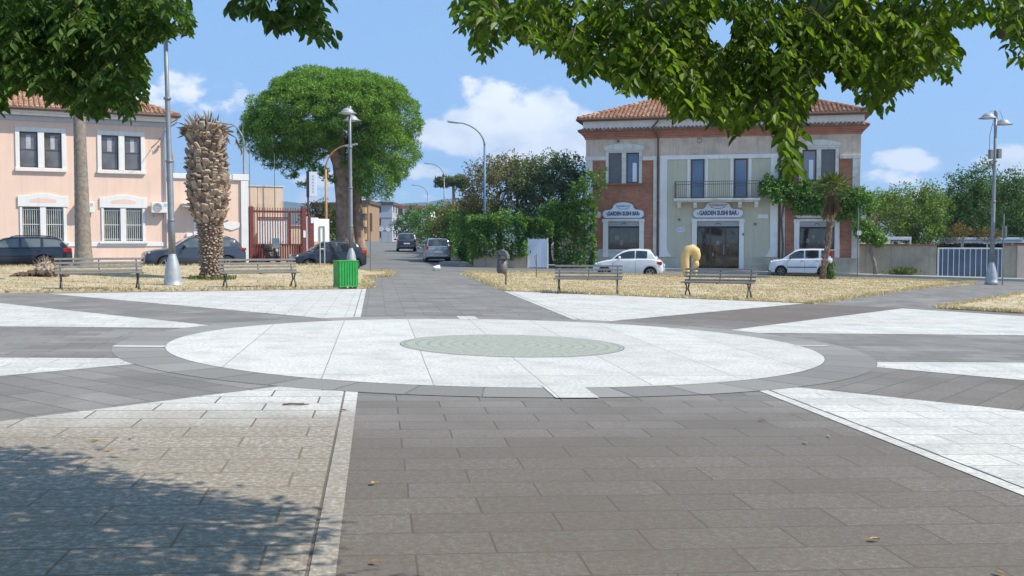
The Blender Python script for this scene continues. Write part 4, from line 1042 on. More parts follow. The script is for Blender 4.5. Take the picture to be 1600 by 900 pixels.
    # lamps, handles, mirrors, plates, trims
    for sg in (1, -1):
        mb = MB(); z = P['hl'][1]; x = P['hl'][0]
        mb.lathe([(0, .10), (.07, .085), (.115, .045), (.13, 0), (.11, -.04), (0, -.05)], 14, M=Matrix.Translation((X(x), sg * wid(x) * .80, z)) @ Matrix.Rotation(R(62), 4, 'Y') @ Matrix.Rotation(R(25) * sg, 4, 'X') @ Matrix.Diagonal((P.get('hlh', .8), 1.25, .7, 1)))
        mb.build('headlight', MT['lamp_clear'], T, smooth=True)
        mb = MB(); xa, xb, za, zb = P['tl']
        w0 = wid(min(L, (xa + xb) / 2)); yo = (side((xa + xb) / 2, (za + zb) / 2) if za > ztop(xa) else w0 * .99)
        mb.box(X(xb) - .02, X(xa), yo - P.get('tlw', .2) if sg > 0 else -yo - .012, yo + .012 if sg > 0 else -yo + P.get('tlw', .2), za, zb)
        mb.build('taillight', MT['lamp_red'], T, bevel=.03)
        mb = MB(); xm = P['ws'][0] + .42; zm = ztop(xm) + .08
        mb.lathe([(0, .13), (.06, .12), (.085, .05), (.08, -.05), (.05, -.11), (0, -.12)], 12, M=Matrix.Translation((X(xm), sg * (hw + .09), zm)) @ Matrix.Rotation(R(90), 4, 'X') @ Matrix.Diagonal((.8, 1, 1, 1)))
        mb.box(X(xm) - .03, X(xm) + .03, min(sg * (hw - .1), sg * (hw + .05)), max(sg * (hw - .1), sg * (hw + .05)), zm - .05, zm - .02)
        mb.build('wing_mirror', paint if not P.get('blkmir') else MT['plastic_black'], T, smooth=True)
        for xh in P['hd']:
            mb = MB(); w = wid(xh); zh = ztop(xh) - .14
            mb.box(X(xh) - .08, X(xh) + .08, sg * w - .008, sg * w + .022, zh, zh + .03); mb.build('door_handle', MT['plastic_black'] if P.get('blkmir') else paint, T, bevel=.008)
        # door shut lines
        mb = MB()
        for xd in P['dl']:
            z0 = P.get('sill', .2) + .08; z1 = ztop(xd) - .02
            pts = [(z0 + (z1 - z0) * k / 6) for k in range(7)]
            zs = max(zbot(xd) + .02, .62 * ztop(xd) + .1)
            for a, b_ in zip(pts, pts[1:]):
                def yy(z):
                    w = wid(xd); zb_ = zbot(xd); zt = ztop(xd)
                    tab = [(zb_, w * .97), (zb_ + (zs - zb_) * .45, w), (zs, w * .995), (zt - .05, w * .965), (zt, w * .88)]
                    return sg * (interp(tab, z) + .004)
                mb.add([(X(xd) - .006, yy(a), a), (X(xd) + .006, yy(a), a), (X(xd) + .006, yy(b_), b_), (X(xd) - .006, yy(b_), b_)], [(0, 1, 2, 3)])
        mb.build('door_seam', MT['plastic_black'], T)
        if P.get('strip'):
            mb = MB(); za = P['strip']; mb.box(X(axs[1] - ar - .02), X(axs[0] + ar + .02), sg * hw - .006, sg * hw + .018, za, za + .05); mb.build('rubbing_strip', MT['plastic_black'], T, bevel=.006)
    mb = MB(); w = wid(L) * .9
    mb.box(X(L) - .035, X(L) + .05, -w, w, P.get('bz', .36), P.get('bz', .36) + .16); mb.build('rear_bumper', P.get('bump_mat') or paint, T, bevel=.04)
    mb = MB(); mb.box(X(L) - .045, X(L) - .036, -.26, .26, P.get('pz', .55), P.get('pz', .55) + .11); mb.build('number_plate', MT['plate'], T)
    mb = MB(); w = wid(0) * .95; mb.box(X(0) - .25, X(0) + .03, -w, w, .26, .26 + P.get('fbh', .14)); mb.build('front_bumper', MT['plastic_black'], T, bevel=.04)
    mb = MB(); mb.box(X(0) - .01, X(0) + .012, -.38, .38, P.get('gz', .5), P.get('gz', .5) + .12); mb.build('grille', MT['plastic_black'], T, bevel=.01)
    if P.get('rails'):
        for sg in (1, -1):
            mb = MB(); xa, xb = P['rails']; mb.tube([(X(xa + (xb - xa) * i / 8), sg * hw * .60, zroof(xa + (xb - xa) * i / 8) + (.055 if 0 < i < 8 else .01)) for i in range(9)], .018, 6)
            mb.build('roof_rail', MT['plastic_black'], T, smooth=True)
    mb = MB(); xa = P['roof'][-2][0] - .15; za = zroof(xa); mb.tube([(X(xa - .1), 0, za + .02), (X(xa), 0, za + .14)], .012, 5); mb.build('aerial', MT['plastic_black'], T)
    return T
def paint_mat(n, c, metal=.0, rough=.3): return mat(n, c, rough, metal, var=.04, scale=4, coat=.9, dirt=[x * .8 + .02 for x in c], dirt_amt=.3)
PT = dict(navy=paint_mat('navy_paint', (.016, .022, .036), .3), grey=paint_mat('grey_paint', (.06, .072, .095), .45), black=paint_mat('black_paint', (.014, .016, .022), .2),
          silver=paint_mat('silver_paint', (.36, .38, .40), .55), blue=paint_mat('blue_paint', (.06, .085, .13), .4), white=paint_mat('white_car_paint', (.76, .77, .78)), white2=paint_mat('off_white_car_paint', (.70, .72, .75)))
ESTATE = dict(L=4.70, W=1.80, wb=2.76, fo=.80, r=.33, fr=.6, rr=.45,
              top=[(0, .60), (.12, .74), (.5, .84), (1.35, .97), (2.5, .985), (4.1, 1.0), (4.5, .98), (4.7, .86)],
              roof=[(1.30, .97), (1.7, 1.20), (2.05, 1.39), (2.4, 1.45), (3.3, 1.46), (4.05, 1.42), (4.25, 1.36), (4.52, 1.05), (4.56, .98)],
              win=[(1.75, 2.62), (2.72, 3.45), (3.56, 4.22)], ws=(1.36, 2.03), rw=(4.26, 4.50), hl=(.14, .68), tl=(4.32, 4.66, .78, .98), hd=(2.5, 3.4), dl=(1.62, 2.67, 3.6), rails=(2.3, 4.1), tumble=.70)
SUV = dict(L=4.48, W=1.86, wb=2.67, fo=.90, r=.36, fr=.6, rr=.4, sill=.28,
           top=[(0, .70), (.1, .88), (.5, 1.0), (1.3, 1.08), (2.5, 1.10), (3.9, 1.13), (4.3, 1.10), (4.48, .95)],
           roof=[(1.20, 1.08), (1.6, 1.34), (1.98, 1.56), (2.35, 1.635), (3.0, 1.64), (3.75, 1.58), (3.98, 1.53), (4.28, 1.18), (4.33, 1.1)],
           win=[(1.66, 2.50), (2.60, 3.35), (3.42, 3.75)], ws=(1.26, 1.96), rw=(4.0, 4.27), hl=(.22, .86), hlh=.6, tl=(4.12, 4.46, .98, 1.10), hd=(2.4, 3.3), dl=(1.5, 2.55, 3.45), strip=.34, tumble=.70, blkmir=1, rails=(2.2, 3.8), bz=.45, pz=.75)
HATCH = dict(L=3.85, W=1.70, wb=2.39, fo=.78, r=.30, fr=.55, rr=.4,
             top=[(0, .56), (.12, .72), (.5, .83), (1.1, .93), (2.4, .97), (3.4, 1.02), (3.7, .98), (3.85, .82)],
             roof=[(.95, .91), (1.4, 1.22), (1.75, 1.43), (2.1, 1.51), (2.6, 1.52), (3.25, 1.45), (3.42, 1.40), (3.66, 1.05), (3.7, .98)],
             win=[(1.42, 2.22), (2.32, 3.02), (3.08, 3.3)], ws=(1.02, 1.73), rw=(3.44, 3.64), hl=(.24, .74), tl=(3.52, 3.82, .86, 1.06), hd=(2.1, 2.95), dl=(1.28, 2.27, 3.05), tumble=.70)
MPV = dict(L=3.90, W=1.68, wb=2.45, fo=.78, r=.30, fr=.5, rr=.3,
           top=[(0, .58), (.12, .76), (.5, .86), (1.0, .94), (2.4, .97), (3.6, .99), (3.8, .97), (3.9, .88)],
           roof=[(.85, .92), (1.3, 1.25), (1.65, 1.46), (2.0, 1.53), (2.8, 1.54), (3.45, 1.50), (3.60, 1.46), (3.80, 1.02), (3.83, .97)],
           win=[(1.35, 2.15), (2.25, 3.0), (3.08, 3.4)], ws=(.92, 1.62), rw=(3.60, 3.79), hl=(.18, .74), tl=(3.70, 3.92, .84, 1.05), tlw=.16, hd=(2.0, 2.9), dl=(1.2, 2.2, 3.05), tumble=.74, bz=.34, pz=.62)
MINI = dict(L=3.55, W=1.63, wb=2.30, fo=.64, r=.29, fr=.6, rr=.6, sill=.2,
            top=[(0, .50), (.08, .68), (.3, .82), (.7, .91), (1.1, .97), (2.4, 1.0), (3.0, 1.0), (3.35, .94), (3.5, .80), (3.55, .62)],
            roof=[(.95, .95), (1.25, 1.20), (1.55, 1.38), (1.85, 1.465), (2.3, 1.49), (2.75, 1.465), (2.92, 1.42), (3.2, 1.08), (3.26, .98)],
            win=[(1.18, 2.16), (2.22, 2.78)], ws=(1.0, 1.54), rw=(2.93, 3.19), hl=(.2, .70), tl=(3.24, 3.5, .70, .86), tlw=.14, hd=(1.95,), dl=(1.05, 2.2), tumble=.72, bz=.36, pz=.62)
BOXY = dict(L=3.54, W=1.58, wb=2.30, fo=.68, r=.285, fr=.45, rr=.25, sill=.22,
            top=[(0, .62), (.08, .80), (.3, .90), (.85, .98), (2.4, 1.0), (3.3, 1.02), (3.45, 1.0), (3.54, .88)],
            roof=[(.72, .96), (1.1, 1.22), (1.42, 1.45), (1.7, 1.53), (2.4, 1.555), (3.1, 1.54), (3.26, 1.50), (3.40, 1.1), (3.44, 1.0)],
            win=[(1.14, 1.92), (2.0, 2.72), (2.86, 3.12)], ws=(.78, 1.40), rw=(3.27, 3.39), hl=(.16, .78), tl=(3.14, 3.44, 1.02, 1.46), tlw=.10, hd=(1.8, 2.62), dl=(1.02, 1.96, 2.78), strip=.50, tumble=.78, blkmir=1, steel=1, fbh=.24)
def gz(x, y): return zg(x, y) - .018
car('parked_car', 'dark navy estate car with roof rails parked before the pink house', (-21.45, 44.35, gz(-21.45, 44.35)), 207, ESTATE, PT['navy'], pitch=.0, glass='car_glass_pale')
car('parked_car', 'slate grey sport utility car parked behind the palm stump', (-14.75, 47.9, gz(-14.75, 47.9)), 207, SUV, PT['grey'], glass='car_glass_pale')
car('parked_car', 'black hatchback parked beneath the stone pine behind the white board', (-9.55, 53.2, gz(-9.55, 53.2)), 207, HATCH, PT['black'])
car('parked_car', 'silver hatchback seen from behind at the hedge side of the street', (-5.0, 68.6, gz(-5.0, 68.6) - .02), 97.5, MPV, PT['silver'])
car('parked_car', 'blue grey car seen from behind farthest along the street', (-9.1, 89, gz(-9.1, 89)), 97.5, MPV, PT['blue'])
car('parked_car', 'small rounded white three door car parked beside the ivy column', (5.95, 52.75, gz(5.95, 52.75) - .06), 167, MINI, PT['white'])
car('parked_car', 'boxy white five door car with red tail lamps and black side strips', (16.4, 58.8, gz(16.4, 58.8) - .02), 167, BOXY, PT['white2'])

# scooter by the gate
t = thing('scooter', 'dark motor scooter parked against the red gate', 'scooter', (*W(-.0, 0), 0), 0)
p = onP(5.15, -1.3, 0); t.location = (p[0], p[1], zg(p[0], p[1]) + .1); t.rotation_euler = (0, 0, R(-50))
for x in (.62, -.62):
    s = MB(); M = Matrix.Translation((x, 0, .25)) @ Matrix.Rotation(R(90), 4, 'X'); s.lathe([(.12, -.05), (.2, -.06), (.25, -.03), (.25, .03), (.2, .06), (.12, .05)], 18, M=M); w = s.build('wheel', MT['tyre'], t, smooth=True)
    s = MB(); s.lathe([(0, -.04), (.13, -.045), (.13, .045), (0, .04)], 12, M=M); s.build('rim', MT['rim'], w)
s = MB(); s.prism([(-.85, .5), (-.75, .75), (-.2, .72), (-.02, .42), (.28, .36), (.42, .9), (.50, .92), (.46, .30), (.2, .22), (-.3, .24), (-.5, .45)], -.16, .16); fix_normals(s.build('body', MT['plastic_black'], t, bevel=.05))
s = MB(); s.box(-.8, -.15, -.14, .14, .73, .84); s.build('seat', MT['tyre'], t, bevel=.04)
s = MB(); s.prism([(.40, .88), (.46, .9), (.36, 1.45), (.32, 1.44)], -.22, .22); fix_normals(s.build('windshield', MT['car_glass_pale'], t, bevel=.01))
s = MB(); s.tube([(.36, -.36, 1.02), (.40, 0, .98), (.36, .36, 1.02)], .018, 6); s.tube([(.62, 0, .25), (.42, 0, .95)], .03, 6)
for y in (-.3, .3): s.tube([(.38, y, 1.02), (.36, y * 1.25, 1.2)], .008, 5); s.lathe([(0, -.02), (.055, 0), (0, .02)], 10, c=(.36, y * 1.25, 1.24))
s.build('handlebar', MT['dark_metal'], t)
s = MB(); s.box(-.98, -.62, -.2, .2, .86, 1.14); s.build('top_box', MT['plastic_black'], t, bevel=.05)
s = MB(); s.lathe([(0, .05), (.08, .03), (.09, 0), (0, -.02)], 12, M=Matrix.Translation((.49, 0, .78)) @ Matrix.Rotation(R(90), 4, 'Y')); s.build('headlight', MT['lamp_clear'], t)

# ------------------------------------------------------------------ benches
MT['bench_wood'] = mat('bench_wood', (.20, .19, .175), .7, var=.2, scale=6, bump=.2, dirt=(.12, .11, .10), dirt_amt=.5, dirt_scale=2)
MT['cast_iron'] = mat('cast_iron', (.085, .085, .085), .55, .3, var=.2)
def bench(label, loc, rz, L):
    t = thing('park_bench', label, 'bench', loc, rz, 'slatted benches round the square'); h = L / 2
    for i in range(5):
        y = -.26 + i * .095; s = MB(); z = .45 - .012 * math.sin(i)
        s.box(-h, h, y - .04, y + .04, z, z + .032); s.build('seat_slat', MT['bench_wood'], t, bevel=.006)
    bx = Vector((0, .22, .46)); bd = Vector((0, .26, .97)).normalized()
    for i in range(4):
        c = bx + bd * (.07 + i * .118); M = Matrix.Translation(c) @ Matrix.Rotation(-math.atan2(bd.y, bd.z), 4, 'X')
        s = MB(); s.box(-h, h, -.014, .014, -.032, .032, 0, M); s.build('back_slat', MT['bench_wood'], t, bevel=.006)
    for x in (-h + .16, h - .16):
        s = MB()
        for dx in (0,):
            s.tube([(x, -.34, 0), (x, -.27, .12), (x, -.12, .25), (x, -.16, .36), (x, -.29, .435)], [.03, .026, .024, .024, .026], 7)
            s.tube([(x, .34, 0), (x, .24, .12), (x, .06, .24), (x, .12, .36), (x, .22, .46), (x, .255, .58), (x, .345, .88)], [.03, .026, .024, .024, .028, .024, .02], 7)
            s.tube([(x, -.30, .435), (x, .24, .435)], .022, 6); s.tube([(x, -.12, .25), (x, .06, .24)], .02, 6)
            s.box(x - .035, x + .035, -.40, -.28, -.02, .02); s.box(x - .035, x + .035, .28, .40, -.02, .02)
        s.build('end_frame', MT['cast_iron'], t, smooth=True)
    s = MB(); s.tube([(0, -.28, .435), (0, .22, .44), (0, .255, .58), (0, .345, .87)], .018, 6); s.build('centre_brace', MT['cast_iron'], t)
def bloc(px0, py0, px1, py1):
    pts = []
    for px, py in ((px0, py0), (px1, py1)):
        d = ray(px, py); tt = 5.0
        while CAM_H + d.z * tt > lawn_z(d.x * tt, d.y * tt) + .03: tt += .02
        pts.append(Vector((d.x * tt, d.y * tt)))
    c = (pts[0] + pts[1]) / 2; v = pts[1] - pts[0]
    return c, math.degrees(math.atan2(v.y, v.x)), v.length
for (a, lab) in (((96, 452.5, 214, 451), 'grey slatted bench beside the pale uprooted stump'), ((352, 450, 457, 448), 'grey slatted bench between the palm stump and the green bin'),
                 ((872, 457, 966, 459.5), 'slatted bench before the small rounded white car'), ((1073, 463, 1172, 467), 'slatted bench in front of the yellow sculpture')):
    c, an, L = bloc(*a); an = max(-24, min(26, an)); 
    bench(lab, (c.x, c.y, lawn_z(c.x, c.y) + .04), an, min(2.5, max(2.15, L + .26)))

# ------------------------------------------------------------------ lamps
def twin_lamp(label, x, y, h, rz, lean=0, r0=.095, box=False):
    t = thing('street_lamp', label, 'street lamp', (x, y, lawn_z(x, y) + .02), rz, 'twin headed lamps of the square'); t.rotation_euler = (0, R(lean), R(rz))
    s = MB(); s.lathe([(.31, -.1), (.31, .04), (.29, .06), (.28, .2), (.24, .5), (.19, .75), (.13, .95), (.115, 1.0), (.115, 1.02)], 24)
    for z in (.14, .22, .30): s.lathe([(.285 - z * .1, z), (.30 - z * .1, z + .02), (.285 - z * .1, z + .04)], 24)
    s.build('base', MT['galv_light'], t, smooth=True)
    s = MB(); s.lathe([(.112, 1.0), (.112, 2.1), (.10, 2.14), (.10, 4.0), (.085, 4.04), (.078, 6.0), (.07, 6.05), (.066, h)], 16)
    for z in (2.1, 4.0, 6.0): s.lathe([(.1, z - .04), (.122, z - .03), (.122, z + .03), (.1, z + .05)], 16)
    s.lathe([(.085, h - .35), (.085, h), (.06, h + .02)], 16)
    s.build('pole', MT['galv'], t, smooth=True)
    for sg, dz in ((-1, -.35), (1, -.60)):
        s = MB(); c = (sg * .48, sg * .10, h + dz)
        s.lathe([(.02, .24), (.16, .20), (.27, .10), (.31, .03), (.30, 0)], 22, c=c); hd = s.build('lamp_head', MT['galv_light'], t, smooth=True)
        s = MB(); s.lathe([(.30, -.03), (.45, -.045), (.455, -.03), (.31, .03)], 26, c=c); s.build('reflector_disc', MT['galv_light'], hd, smooth=True)
        s = MB(); s.lathe([(.0, -.10), (.16, -.08), (.26, -.03), (.26, 0)], 18, c=c); s.build('lamp_glass', MT['lamp_clear'], hd, smooth=True)
        s = MB(); s.tube([(0, 0, h + dz - .05), (sg * .26, sg * .05, h + dz - .03)], .03, 6); s.tube([(0, 0, h - .03), (sg * .22, 0, h - .0), (sg * .46, sg * .1, h + dz + .24)], .012, 5); s.build('arm', MT['galv'], t)
    if box:
        s = MB(); s.box(-.30, -.12, -.1, .1, h - 2.35, h - 1.9); s.box(.14, .32, -.1, .1, h - 2.32, h - 1.85); s.box(-.26, -.1, -.08, .08, h - 2.62, h - 2.45); s.build('control_box', MT['galv'], t, bevel=.01)
        s = MB(); s.tube([(-.12, -.02, h - .45), (-.3, 0, h - 1.2), (-.28, 0, h - 1.9)], .012, 5); s.build('cable', MT['plastic_black'], t)
twin_lamp('tall twin headed lamp post before the pink house, its top among leaves', -10.95, 33.4, 8.75, 15, -.9)
twin_lamp('twin headed lamp post in front of the stone pine beside the green bin', -8.0, 51.5, 8.0, 75, -.5)
twin_lamp('twin headed lamp post with grey boxes on its mast before the sliding gate', 23.75, 51.2, 8.45, 10, .35, box=True)
def arm_lamp(label, x, y, h, dx, mt, group, reach=1.9, col2=None):
    t = thing('street_lamp', label, 'street lamp', (x, y, zg(x, y)), 0, group)
    s = MB(); z1 = h - 1.5
    s.tube([(0, 0, -.2), (0, 0, .5), (0, 0, z1 * .5), (0, 0, z1)], [.10, .095, .08, .06], 10, 0)
    pts = [(0, 0, z1)] + [(dx * reach * (1 - math.cos(R(80 * i / 10))) * .9, 0, z1 + 1.4 * math.sin(R(80 * i / 10))) for i in range(1, 11)]
    s.tube(pts, [.058 - .0025 * i for i in range(11)], 8, 1)
    s.build('pole', [mt, col2 or mt], t, smooth=True)
    e = Vector(pts[-1]); s = MB(); M = Matrix.Translation(e + Vector((dx * .3, 0, .02))) @ Matrix.Rotation(R(-8) * dx, 4, 'Y')
    s.box(-.38, .38, -.11, .11, -.04, .05, 0, M); s.build('lamp_head', MT['galv_light'], t, bevel=.03)
    s = MB(); s.box(-.30, .22, -.09, .09, -.06, -.042, 0, M); s.build('lamp_glass', MT['lamp_clear'], t)
MT['blue_pole'] = mat('blue_pole', (.10, .20, .36), .5, .2, var=.2, scale=1.5)
MT['rust_pole'] = mat('rust_pole', (.48, .24, .10), .6, .1, var=.2, scale=3)
arm_lamp('curved arm street lamp with a blue mast rising from the hedge', -1.65, 62.5, 8.75, -1, MT['blue_pole'], 'curved arm lamps along the street', 2.1, MT['galv'])
arm_lamp('second curved arm street lamp up the street, beside the flat topped pine', -7.05, 108, 8.7, -1, MT['galv'], 'curved arm lamps along the street')
arm_lamp('farthest curved arm street lamp, in front of the hills', -12.2, 150, 8.4, -1, MT['galv'], 'curved arm lamps along the street', 2.2)
arm_lamp('rusty orange curved arm lamp in front of the pine trunk', -10.85, 60.5, 7.05, 1, MT['rust_pole'], None, 1.6)
arm_lamp('grey curved arm lamp rising behind the palm stump', -16.1, 62.5, 8.4, -1, MT['galv'], None, 1.2)

# ------------------------------------------------------------------ small things on the lawns
def ground_thing(name, label, cat, px, Y, rz=0, group=None):
    x = (px - 800) / FPX * Y; return thing(name, label, cat, (x, Y, lawn_z(x, Y) + .03), rz, group)
# green slatted bin
t = ground_thing('litter_bin', 'square bright green slatted litter bin beside the path', 'bin', 540, 34.3, 26)
MT['green_paint'] = mat('green_paint', (.025, .33, .06), .45, var=.12, scale=3); MT['dark_inside'] = mat('dark_inside', (.015, .03, .018), .8)
s = MB(); h = .32
for k in range(4):
    M = Matrix.Rotation(R(90 * k), 4, 'Z')
    for i in range(7):
        x = -h + .046 + i * .0895
        s.box(x - .037, x + .037, -h - .012, -h + .012, .03, .88, 0, M)
s.build('slat', MT['green_paint'], t, bevel=.004)
s = MB(); s.box(-h + .02, h - .02, -h + .02, h - .02, 0.0, .80); s.build('inner_container', MT['dark_inside'], t)
s = MB()
for z in (.86, .02):
    s.box(-h - .025, h + .025, -h - .025, -h + .03, z, z + .04); s.box(-h - .025, h + .025, h - .03, h + .025, z, z + .04); s.box(-h - .025, -h + .03, -h + .03, h - .03, z, z + .04); s.box(h - .03, h + .025, -h + .03, h - .03, z, z + .04)
s.build('rim', MT['green_paint'], t, bevel=.006)
# hooded bin on its post
t = ground_thing('litter_bin', 'small hooded metal litter bin on a post right of the path', 'bin', 788, 38.8, -12)
MT['bin_metal'] = mat('bin_metal', (.15, .14, .135), .55, .3, var=.2, scale=5, dirt=(.20, .12, .08), dirt_amt=.4)
s = MB(); s.tube([(0.05, .05, -.1), (0.05, .05, 1.15)], .035, 8); s.tube([(0.05, .0, .35), (-.08, -.05, .5)], .02, 6); s.build('post', MT['bin_metal'], t)
s = MB()
s.lathe([(.15, .44), (.19, .50), (.21, .56), (.19, .98), (.175, .98), (.19, .56), (.15, .5)], 16, c=(-.06, -.12, 0)); s.build('basket', MT['bin_metal'], t, smooth=True)
s = MB()
pr = [(-.28, 1.20), (-.20, 1.30), (-.06, 1.33), (.10, 1.26), (.18, 1.12), (.19, 1.00), (.16, .98), (.06, 1.08), (-.08, 1.13), (-.22, 1.15)]
s.prism(pr, -.34, .10); fix_normals(s.build('hood', MT['bin_metal'], t))
s = MB(); s.box(-.20, -.16, -.34, -.32, .9, 1.26); s.box(.1, .14, -.3, -.28, .9, 1.15); s.build('hood_bracket', MT['bin_metal'], t)
# yellow sculpture: a drooping arch on a single foot
t = ground_thing('sculpture', 'yellow ochre arched sculpture bending over like a drooping stem', 'sculpture', 1079, 49.5, 6)
MT['ochre'] = mat('ochre', (.62, .46, .20), .65, var=.12, scale=3, bump=.2, bscale=9, dirt=(.45, .28, .10), dirt_amt=.5, dirt_scale=1.5)
s = MB()
s.tube([(-.08, 0, -.15), (-.16, 0, .1), (-.25, 0, .45), (-.28, 0, .85), (-.235, 0, 1.12), (-.10, 0, 1.30), (.08, 0, 1.33), (.225, 0, 1.22), (.28, 0, 1.04), (.275, 0, .88), (.26, 0, .80)],
       [.13, .15, .185, .215, .23, .25, .265, .25, .215, .17, .12], 18)
s.build('arch', MT['ochre'], t, smooth=True)
s = MB(); s.lathe([(.06, .0), (.13, -.04), (.165, -.16), (.16, -.30), (.10, -.37), (.0, -.38)], 16, c=(.25, 0, .84)); s.lathe([(.05, -.37), (.10, -.45), (.11, -.58), (.07, -.72), (.05, -.9)], 14, c=(.23, 0, .84)); s.build('bulb', MT['ochre'], t, smooth=True)
s = MB(); s.tube([(-.02, .02, -.1), (-.0, .02, 1.28)], .028, 8); s.build('inner_rod', MT['bin_metal'], t)
# white board on two posts
t = ground_thing('notice_board', 'blank white notice board on two steel posts in front of the black hatchback', 'notice board', 503.5, 49.0, 30)
s = MB(); s.box(-.38, .38, .04, .07, 1.12, 2.20); s.build('panel', MT['white_paint'], t, bevel=.01)
for x in (-.10, .12):
    s = MB(); s.tube([(x, 0, -.2), (x, 0, 1.86)], .032, 8); s.build('post', MT['galv_light'], t)
s = MB(); s.tube([(-.10, 0, .78), (.12, 0, .78)], .022, 6); s.tube([(-.1, 0, 1.86), (.12, 0, 1.86)], .03, 6); s.build('crossbar', MT['galv_light'], t)
# sign pole seen edge on beside the street
t = ground_thing('sign_pole', 'slim brown sign pole seen edge on beside the street mouth', 'sign pole', 579, 51.5, 88)
s = MB(); s.tube([(0, 0, -.3), (0, 0, 2.9)], .035, 8); s.build('pole', MT['galv'], t); s = MB(); s.box(-.3, .3, -.05, -.036, 2.0, 2.9); s.build('sign_panel', MT['frame_brown'], t)
t = ground_thing('stake', 'thin rusty stake with a bare sapling before the white metal door', 'stake', 838, 46.5)
s = MB(); s.tube([(0, 0, -.1), (.01, 0, .6), (0, 0, 1.0)], .025, 6); s.build('rod', MT['bin_metal'], t)
s = MB(); s.tube([(0, 0, .5), (-.05, 0, .72), (-.08, 0, .95)], .01, 5); s.tube([(0, 0, .4), (-.10, 0, .5)], .01, 5); s.build('sapling', MT['twig'], t)
p = BP(15.9, -1.5)
t = thing('sign_pole', 'slim white banded pole at the right corner of the brick house', 'sign pole', (p[0], p[1], zg(*p)), 0)
s = MB(); s.tube([(0, 0, -.1), (0, 0, 3.9)], .035, 8); s.build('pole', MT['galv'], t); s = MB(); s.box(-.05, .18, -.03, .03, 2.35, 2.6); s.build('sign_panel', MT['white_paint'], t)
t = ground_thing('sign_pole', 'dark thin sign pole right of the boxed lamp post', 'sign pole', 1567, 51.0, 85)
s = MB(); s.tube([(0, 0, -.3), (0, 0, 3.4)], .035, 8); s.build('pole', MT['galv'], t); s = MB(); s.box(-.3, .3, -.05, -.036, 2.2, 2.8); s.build('sign_panel', MT['galv_light'], t)
# crumpled paper on the paving
x, y = -4.1, 56.5
t = thing('litter', 'crumpled white and red packet lying on the street', 'litter', (x, y, zg(x, y)), 20)
s = MB(); vs = []; bm = bmesh.new(); bmesh.ops.create_icosphere(bm, subdivisions=2, radius=.2)
for v in bm.verts: v.co *= 1 + .45 * noise.noise(v.co * 9); v.co.x *= 1.3; v.co.z = v.co.z * .75 + .12
s.add([v.co.copy() for v in bm.verts], [[v.index for v in f.verts] for f in bm.faces], 0)
for i, v in enumerate(s.f): s.m[i] = 1 if sum(s.v[k].x for k in v) / 3 > .13 else 0
bm.free(); s.build('packet', [MT['white_paint'], MT['lamp_red']], t)
# root stump and soil heap on the left lawn
t = ground_thing('root_stump', 'pale uprooted stump with a heap of soil on the left lawn', 'stump', 72, 37.5)
s = MB(); rnd = random.Random(4)
bm = bmesh.new(); bmesh.ops.create_icosphere(bm, subdivisions=4, radius=.32)
for v in bm.verts: v.co *= 1 + .35 * noise.noise(v.co * 5) + .25 * noise.noise(v.co * 14); v.co.z = v.co.z * .95 + .22
s.add([v.co.copy() for v in bm.verts], [[v.index for v in f.verts] for f in bm.faces]); bm.free()
for i in range(60):
    a, e_ = rnd.uniform(0, 6.28), rnd.uniform(-.2, 1.4); d = Vector((math.cos(a) * math.cos(e_), math.sin(a) * math.cos(e_), math.sin(e_)))
    p0 = Vector((0, 0, .25)) + d * .28; s.tube([p0, p0 + d * .12, p0 + d * rnd.uniform(.16, .28) + Vector((0, 0, rnd.uniform(-.1, .08)))], [.012, .009, .004], 4)
s.build('root_ball', MT['stub'], t)
s = MB()
for i in range(70):
    x, y = rnd.gauss(-.4, .45), rnd.gauss(-.25, .22); r_ = rnd.uniform(.03, .12)
    M = Matrix.Translation((x, y, .01 + max(0, .14 - .12 * abs(x)))) @ Matrix.Rotation(rnd.uniform(0, 3), 4, 'X') @ Matrix.Rotation(rnd.uniform(0, 3), 4, 'Z')
    s.box(-r_, r_, -r_ * .7, r_ * .7, -r_ * .5, r_ * .5, 0, M)
s.build('soil_heap', MT['bark_brown'], t)
# ------------------------------------------------------------------ vegetation
RN = random.Random(21)
def rdir(r=RN):
    z = r.uniform(-1, 1); a = r.uniform(0, 6.2832); q_ = math.sqrt(1 - z * z); return Vector((q_ * math.cos(a), q_ * math.sin(a), z))
def card(mb, p, d, L, Wd, n=None):
    sd = d.cross(n if n is not None else rdir())
    if sd.length < 1e-3: sd = d.orthogonal()
    sd.normalize()
    mb.add([p - sd * Wd * .1, p + d * L * .5 - sd * Wd * .5, p + d * L, p + d * L * .5 + sd * Wd * .5], [(0, 1, 2, 3)])
def crown(mb, c, rad, ncl, nl, cs, ls, shell=.55, droop=0.0, rough=.25, aspect=.55, low=-1):
    """clumps of leaves spread through an uneven ellipsoid"""
    c = Vector(c); seed = RN.uniform(0, 50)
    for _ in range(ncl):
        u = rdir()
        if u.z < low: u.z = -u.z
        k = 1 + rough * 2 * noise.noise(u * 1.6 + Vector((seed, 0, 0))) + rough * noise.noise(u * 4 + Vector((0, seed, 0)))
        rr = (shell + (1 - shell) * RN.random() ** .6) * k
        cc = c + Vector((u.x * rad[0], u.y * rad[1], u.z * rad[2])) * rr
        s_ = cs * RN.uniform(.6, 1.3)
        for _ in range(int(nl * RN.uniform(.6, 1.3))):
            w = (rdir() + u * .35).normalized(); p = cc + w * s_ * RN.random() ** .4
            d = (u * .5 + rdir() + Vector((0, 0, -droop))).normalized()
            card(mb, p, d, ls * RN.uniform(.6, 1.3), ls * aspect, (w + u * .5 + Vector((0, 0, .25)) + rdir() * .55))
